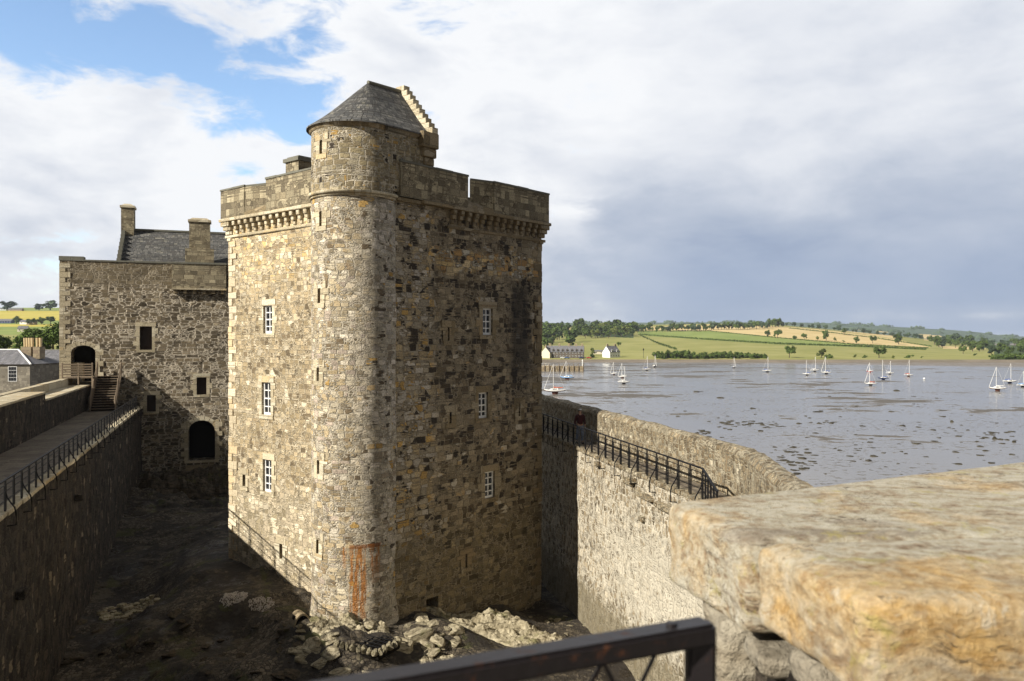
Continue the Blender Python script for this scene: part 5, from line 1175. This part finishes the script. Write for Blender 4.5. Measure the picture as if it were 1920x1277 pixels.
# ------------------------------------------------------------------ BOATS ON THE MUD
def boat(px, py, lp, mt_top, hull, label, cover='hull_white', boot='antifoul_dk', rz=0., stay=True, flip=False):
    d = EZ*F/(py-YH); L = lp/F*d/max(.5, math.cos(rz)); Hm = (py-mt_top)/F*d
    b = thing('sailing_boat', label, 'boat', V((px-CX)/F*d, d, 0), rz+(math.pi if flip else 0), 'yachts moored on the tidal flats')
    st_ = [(-.5, .10, .115, .06), (-.42, .125, .11, .035), (-.2, .155, .10, .0), (.05, .155, .10, -.005), (.25, .125, .112, .01), (.4, .065, .128, .035), (.5, .006, .148, .10)]
    rows = []
    for x, w, zt_, zb_ in st_:
        row = []
        for q in (-1, -.93, -.72, -.38, 0, .38, .72, .93, 1):
            a = abs(q); zz_ = zb_+(zt_-zb_)*(a**2.6); row.append(V(x*L, math.copysign(w, q)*L*(1-(1-a)**2.1 if a else 0), zz_*L+.10*L))
        rows.append(row)
    mb = MB(); mu = MB()
    for A_, B_ in zip(rows, rows[1:]):
        for k in range(8): (mu if 2 <= k <= 5 else mb).face([A_[k], B_[k], B_[k+1], A_[k+1]])
    mb.face(rows[0]); hl = mb.build('hull', M[hull], b, True, True); mu.build('bottom', M[boot], b, True, True)
    dk = MB()
    for A_, B_ in zip(rows, rows[1:]): dk.face([A_[0]+V(0, 0, -.004*L), B_[0]+V(0, 0, -.004*L), B_[8]+V(0, 0, -.004*L), A_[8]+V(0, 0, -.004*L)])
    dk.build('deck', M['hull_white'], b)
    MB().hexa([V(-.14*L, -.04*L*.3, -.12), V(.10*L, -.012*L, -.12), V(.10*L, .012*L, -.12), V(-.14*L, .012*L, -.12), V(-.18*L, -.02*L, .12*L), V(.14*L, -.02*L, .12*L), V(.14*L, .02*L, .12*L), V(-.18*L, .02*L, .12*L)]).build('keel', M[boot], b)
    zc_ = .2*L; a = L
    MB().hexa([V(-.16*a, -.085*a, zc_), V(.24*a, -.05*a, zc_+.01*a), V(.24*a, .05*a, zc_+.01*a), V(-.16*a, .085*a, zc_), V(-.15*a, -.07*a, zc_+.075*a), V(.17*a, -.04*a, zc_+.06*a), V(.17*a, .04*a, zc_+.06*a), V(-.15*a, .07*a, zc_+.075*a)]).build('cabin', M['hull_white'], b, bevel=.03)
    mb = MB().box(-.10*a, .10*a, -.0725*a-.02, .0725*a+.02, zc_+.025*a, zc_+.05*a); mb.build('cabin_window', M['glass'], b)
    r0 = .075*d/450+.03
    MB().tube([V(.06*a, 0, .2*a), V(.06*a, 0, Hm)], [r0, r0*.75], 8).build('mast', M['spar'], b)
    MB().tube([V(.06*a, 0, .32*a), V(-.38*a, 0, .30*a)], [.16, .10], 8).build('sail_cover', M[cover], b)
    if stay: MB().tube([V(.49*a, 0, .26*a), V(.075*a, 0, Hm*.96)], [r0*.95, r0*.6], 6).build('furled_jib', M['spar'], b)
    MB().tube([V(-.49*a, 0, .23*a), V(.05*a, 0, Hm)], .022, 4).build('backstay', M['spar'], b)
    return b
BO = [(1040, 739, 40, 682, 'hull_white', 'white yacht with orange cabin cover and furled jib, nearest the shaded tower corner', 'orange', 'antifoul', .1, True, True),
      (1063, 712, 26, 677, 'hull_blue', 'light blue yacht in front of the pier', 'hull_blue', 'antifoul', -.1, True, True),
      (1151, 703, 14, 679, 'hull_white', 'white yacht, farthest left of the close group of three right of the pier', 'hull_white', 'antifoul', .2, True, True),
      (1167, 709, 17, 681, 'hull_white', 'white yacht, middle of the close group of three right of the pier', 'hull_white', 'antifoul', 0, True, True),
      (1170, 720, 23, 687, 'hull_white', 'white yacht, nearest of the close group of three right of the pier', 'hull_white', 'antifoul_dk', 0, False, False),
      (1213, 695, 16, 668, 'hull_white', 'white yacht with blue sail cover beyond the group of three', 'cover_blue', 'antifoul_dk', 0, False, False),
      (1228, 689, 9, 665, 'hull_white', 'small white yacht seen end-on right of the one with the blue sail cover', 'hull_white', 'antifoul_dk', 1.0, True, False),
      (1376, 690.5, 9, 670, 'hull_navy', 'tiny dark-hulled yacht leaning alone near the far beach', 'hull_white', 'antifoul_dk', .3, True, False),
      (1439, 698, 18, 669, 'hull_white', 'white yacht with blue cover standing alone in the middle of the flats', 'cover_blue', 'hull_navy', 0, False, False),
      (1513, 704, 17, 675, 'hull_white', 'white yacht, left and nearest of the middle cluster of three', 'cover_blue', 'antifoul_dk', 0, False, True),
      (1528, 697, 17, 669, 'hull_white', 'white yacht, farthest of the middle cluster of three', 'hull_white', 'antifoul_dk', 0, False, False),
      (1549, 701.5, 19, 669, 'hull_white', 'white yacht with blue sail cover, right of the middle cluster of three', 'cover_blue', 'antifoul_dk', 0, True, True),
      (1631, 698.5, 13, 680, 'hull_red', 'small red-hulled yacht among the right cluster', 'hull_white', 'hull_red', 0, True, True),
      (1656, 712.5, 21, 675, 'hull_navy', 'navy-hulled yacht with white deck in the right cluster', 'cover_blue', 'hull_navy', 0, False, True),
      (1669, 702, 15, 677, 'hull_white', 'white yacht with dark waterline behind the navy-hulled yacht', 'hull_white', 'hull_navy', 0, False, False),
      (1704, 706, 17, 675, 'hull_white', 'white yacht with red waterline, right of the right cluster', 'orange', 'antifoul', 0, False, False),
      (1632, 723, 22, 690, 'hull_white', 'white yacht with orange trim, nearest of the right cluster', 'orange', 'antifoul_dk', 0, True, True),
      (1870, 733, 31, 688, 'hull_white', 'large white yacht with furled jib and red band at the far right', 'hull_white', 'antifoul', 0, True, True),
      (1894, 719, 25, 682, 'hull_white', 'white yacht with navy waterline behind the large one at the far right', 'cover_blue', 'hull_navy', 0, False, False),
      (1918, 726, 22, 696, 'hull_white', 'pale yacht cut by the right edge of the view', 'hull_blue', 'antifoul_dk', 0, True, False)]
for q in BO: boat(q[0], q[1], q[2], q[3], q[4], q[5], q[6], q[7], q[8], q[9], q[10])
d = EZ*F/(711.5-YH); o = MB().tube([V(0, 0, 0), V(0, 0, .2), V(0, 0, .6), V(0, 0, .85)], [.25, .5, .45, .1], 12).build('mooring_buoy', M['white'], None, True, True); o.location = V((1733-CX)/F*d, d, 0); tag(o, 'small white mooring buoy right of the right cluster of yachts', 'buoy')

# weedy rocks on the flats
WM = []
for i in range(5):
    me = rockmesh('weedy_rock', M['weed'], 50+i, 3, .55, 1.3)
    WM.append(me)
def weed(px, py, wp, hp=.35):
    d = EZ*F/(py-YH); o = bpy.data.objects.new('weedy_rock', rt.choice(WM)); COL.objects.link(o); w = wp/F*d/2
    o.location = V((px-CX)/F*d, d, 0); o.rotation_euler.z = rt.uniform(0, 6.28); o.scale = (w*rt.uniform(.9, 1.4), w*rt.uniform(.9, 1.4), w*hp*2); return o
for px, py, w, h, lab in ((1141, 788, 11, .8, 'rounded weedy boulder just beyond the sea parapet'), (1410, 766, 12, .5, 'low weedy rock in the open middle flats'), (1350, 746, 16, .3, 'flat weedy rock beyond the middle flats'), (1865, 823, 13, .9, 'big dark boulder on the near right flats'), (1902, 829, 9, .8, 'smaller dark boulder right of the big one on the near flats'), (1785, 791, 11, .7, 'dark rock on the right flats behind the big boulder'), (1307, 735, 12, .4, 'small weedy rock in front of the thicket shore'), (1683, 733, 14, .4, 'dark mound of weed below the right cluster of yachts'), (1535, 772, 24, .12, 'long thin bank of weed on the middle flats')):
    tag(weed(px, py, w, h), lab, 'rock')
cl = [(1357, 793, 22, 6), (1402, 795, 26, 7), (1442, 798, 30, 5), (1318, 812, 10, 4), (1480, 850, 34, 14), (1500, 868, 34, 12), (1760, 800, 60, 18), (1530, 790, 40, 10), (1850, 812, 50, 20), (1690, 750, 80, 12), (1620, 840, 90, 20)]
for i in range(285):
    if rt.random() < .62: cx_, cy_, sx, sy = rt.choice(cl); px, py = rt.gauss(cx_, sx*.6), rt.gauss(cy_, sy*.6)
    else: px, py = rt.uniform(1150, 1920), 730+160*rt.random()**.8
    if py < 722 or py > 905: continue
    tag(weed(px, py, rt.uniform(4, 15)*(.6+(py-720)/190), rt.uniform(.14, .34)), 'small clump of dark weed and stones on the wet flats', 'rock', 'weedy clumps scattered over the flats')

# ------------------------------------------------------------------ THE WALKER
def skinned(name, verts, edges, radii, mt, parent, root=0, sub=2):
    me = bpy.data.meshes.new(name); me.from_pydata([tuple(v) for v in verts], edges, []); o = bpy.data.objects.new(name, me); COL.objects.link(o); o.parent = parent
    md = o.modifiers.new('skin', 'SKIN'); md.use_smooth_shade = True; me.skin_vertices or None
    for i, r in enumerate(radii): r = r if isinstance(r, tuple) else (r, r); me.skin_vertices[0].data[i].radius = r
    me.skin_vertices[0].data[root].use_root = True
    s_ = o.modifiers.new('sub', 'SUBSURF'); s_.levels = sub; s_.render_levels = sub; me.materials.append(mt); return o
sk = plain('skin', (.45, .28, .20), .6); jk = plain('dark red jacket', (.055, .014, .018), .8); jn = plain('pale blue jeans', (.16, .20, .30), .9); hr = plain('dark hair', (.03, .02, .015), .7); cap_m = plain('pale cap', (.62, .60, .58), .8); bp = plain('navy rucksack', (.03, .04, .08), .8)
pp = RR(-1.15, -.5, ZW-.01)
pe = thing('person', 'walker in pale cap, dark red jacket and light jeans on the shaded wall-walk', 'person', pp, math.atan2(RD_.y, RD_.x)+math.pi/2)
bv = [(0, 0, .95), (0, 0, 1.12), (0, -.01, 1.32), (0, 0, 1.45), (0, .01, 1.53), (.10, 0, .88), (.11, -.10, .50), (.11, -.02, .10), (.11, -.16, .05), (-.10, 0, .88), (-.11, .09, .49), (-.11, .22, .12), (-.11, .10, .05), (.19, 0, 1.42), (.25, .03, 1.14), (.24, -.12, .92), (-.19, 0, 1.42), (-.25, .06, 1.14), (-.24, .0, .90), (0, -.01, 1.62), (0, -.01, 1.72)]
be = [(0, 1), (1, 2), (2, 3), (3, 4), (0, 5), (5, 6), (6, 7), (7, 8), (0, 9), (9, 10), (10, 11), (11, 12), (3, 13), (13, 14), (14, 15), (3, 16), (16, 17), (17, 18), (4, 19), (19, 20)]
br_ = [(.15, .11), (.14, .10), (.17, .11), (.12, .09), .055, .095, .065, .045, .04, .095, .065, .045, .04, .07, .05, .035, .07, .05, .035, .085, .08]
skinned('body', [V(*v) for v in bv], be, br_, sk, pe)
skinned('jacket', [V(*v) for v in [(0, 0, .93), (0, 0, 1.12), (0, -.01, 1.32), (0, 0, 1.47), (.19, 0, 1.43), (.25, .03, 1.14), (.245, -.09, .96), (-.19, 0, 1.43), (-.25, .06, 1.14), (-.245, .01, .94)]], [(0, 1), (1, 2), (2, 3), (3, 4), (4, 5), (5, 6), (3, 7), (7, 8), (8, 9)], [(.175, .135), (.165, .125), (.185, .13), (.10, .09), .085, .066, .05, .085, .066, .05], jk, pe)
skinned('jeans', [V(*v) for v in [(0, 0, .93), (.10, 0, .85), (.11, -.10, .50), (.11, -.02, .12), (-.10, 0, .85), (-.11, .09, .49), (-.11, .22, .14)]], [(0, 1), (1, 2), (2, 3), (0, 4), (4, 5), (5, 6)], [(.155, .12), .105, .08, .065, .105, .08, .065], jn, pe)
skinned('hair', [V(*v) for v in [(0, .03, 1.60), (0, .02, 1.70), (0, .0, 1.75)]], [(0, 1), (1, 2)], [.085, .092, .07], hr, pe)
skinned('cap', [V(*v) for v in [(0, .01, 1.77), (0, -.05, 1.765), (0, -.15, 1.74)]], [(0, 1), (1, 2)], [(.10, .055), (.09, .035), (.05, .012)], cap_m, pe)
skinned('backpack', [V(*v) for v in [(0, .19, 1.05), (0, .20, 1.38)]], [(0, 1)], [(.14, .09), (.12, .07)], bp, pe)
for sx in (-1, 1):
    for k in range(5):
        hx, hy, hz = (.24, -.12, .92) if sx > 0 else (-.24, .0, .90)
        MB().tube([V(hx, hy+(k-2)*.017, hz-.01), V(hx-sx*.012, hy+(k-2)*.02-.01, hz-.06), V(hx-sx*.03, hy+(k-2)*.018-.01, hz-(.10 if k else .07))], [.011, .009, .006], 6).build('finger', sk, pe)
for sx, y in ((.11, -.10), (-.11, .13)): MB().hexa([V(sx-.045, y-.13, .0), V(sx+.045, y-.13, .0), V(sx+.045, y+.12, 0), V(sx-.045, y+.12, 0), V(sx-.035, y-.10, .06), V(sx+.035, y-.10, .06), V(sx+.04, y+.11, .10), V(sx-.04, y+.11, .10)]).build('shoe', M['iron'], pe, bevel=.015)

# ------------------------------------------------------------------ the damp estuary air
hm = bpy.data.materials.new('haze'); hm.use_nodes = True; hn = hm.node_tree; hn.nodes.clear(); ho = hn.nodes.new('ShaderNodeOutputMaterial'); hv = hn.nodes.new('ShaderNodeVolumePrincipled')
hv.inputs['Color'].default_value = (.80, .88, 1, 1); hv.inputs['Density'].default_value = .00007; hv.inputs['Anisotropy'].default_value = .2
hn.links.new(hv.outputs[0], ho.inputs['Volume'])
tag(MB().box(-4200, 4800, -60, 4800, -1, 190).build('haze', hm), kind='stuff')
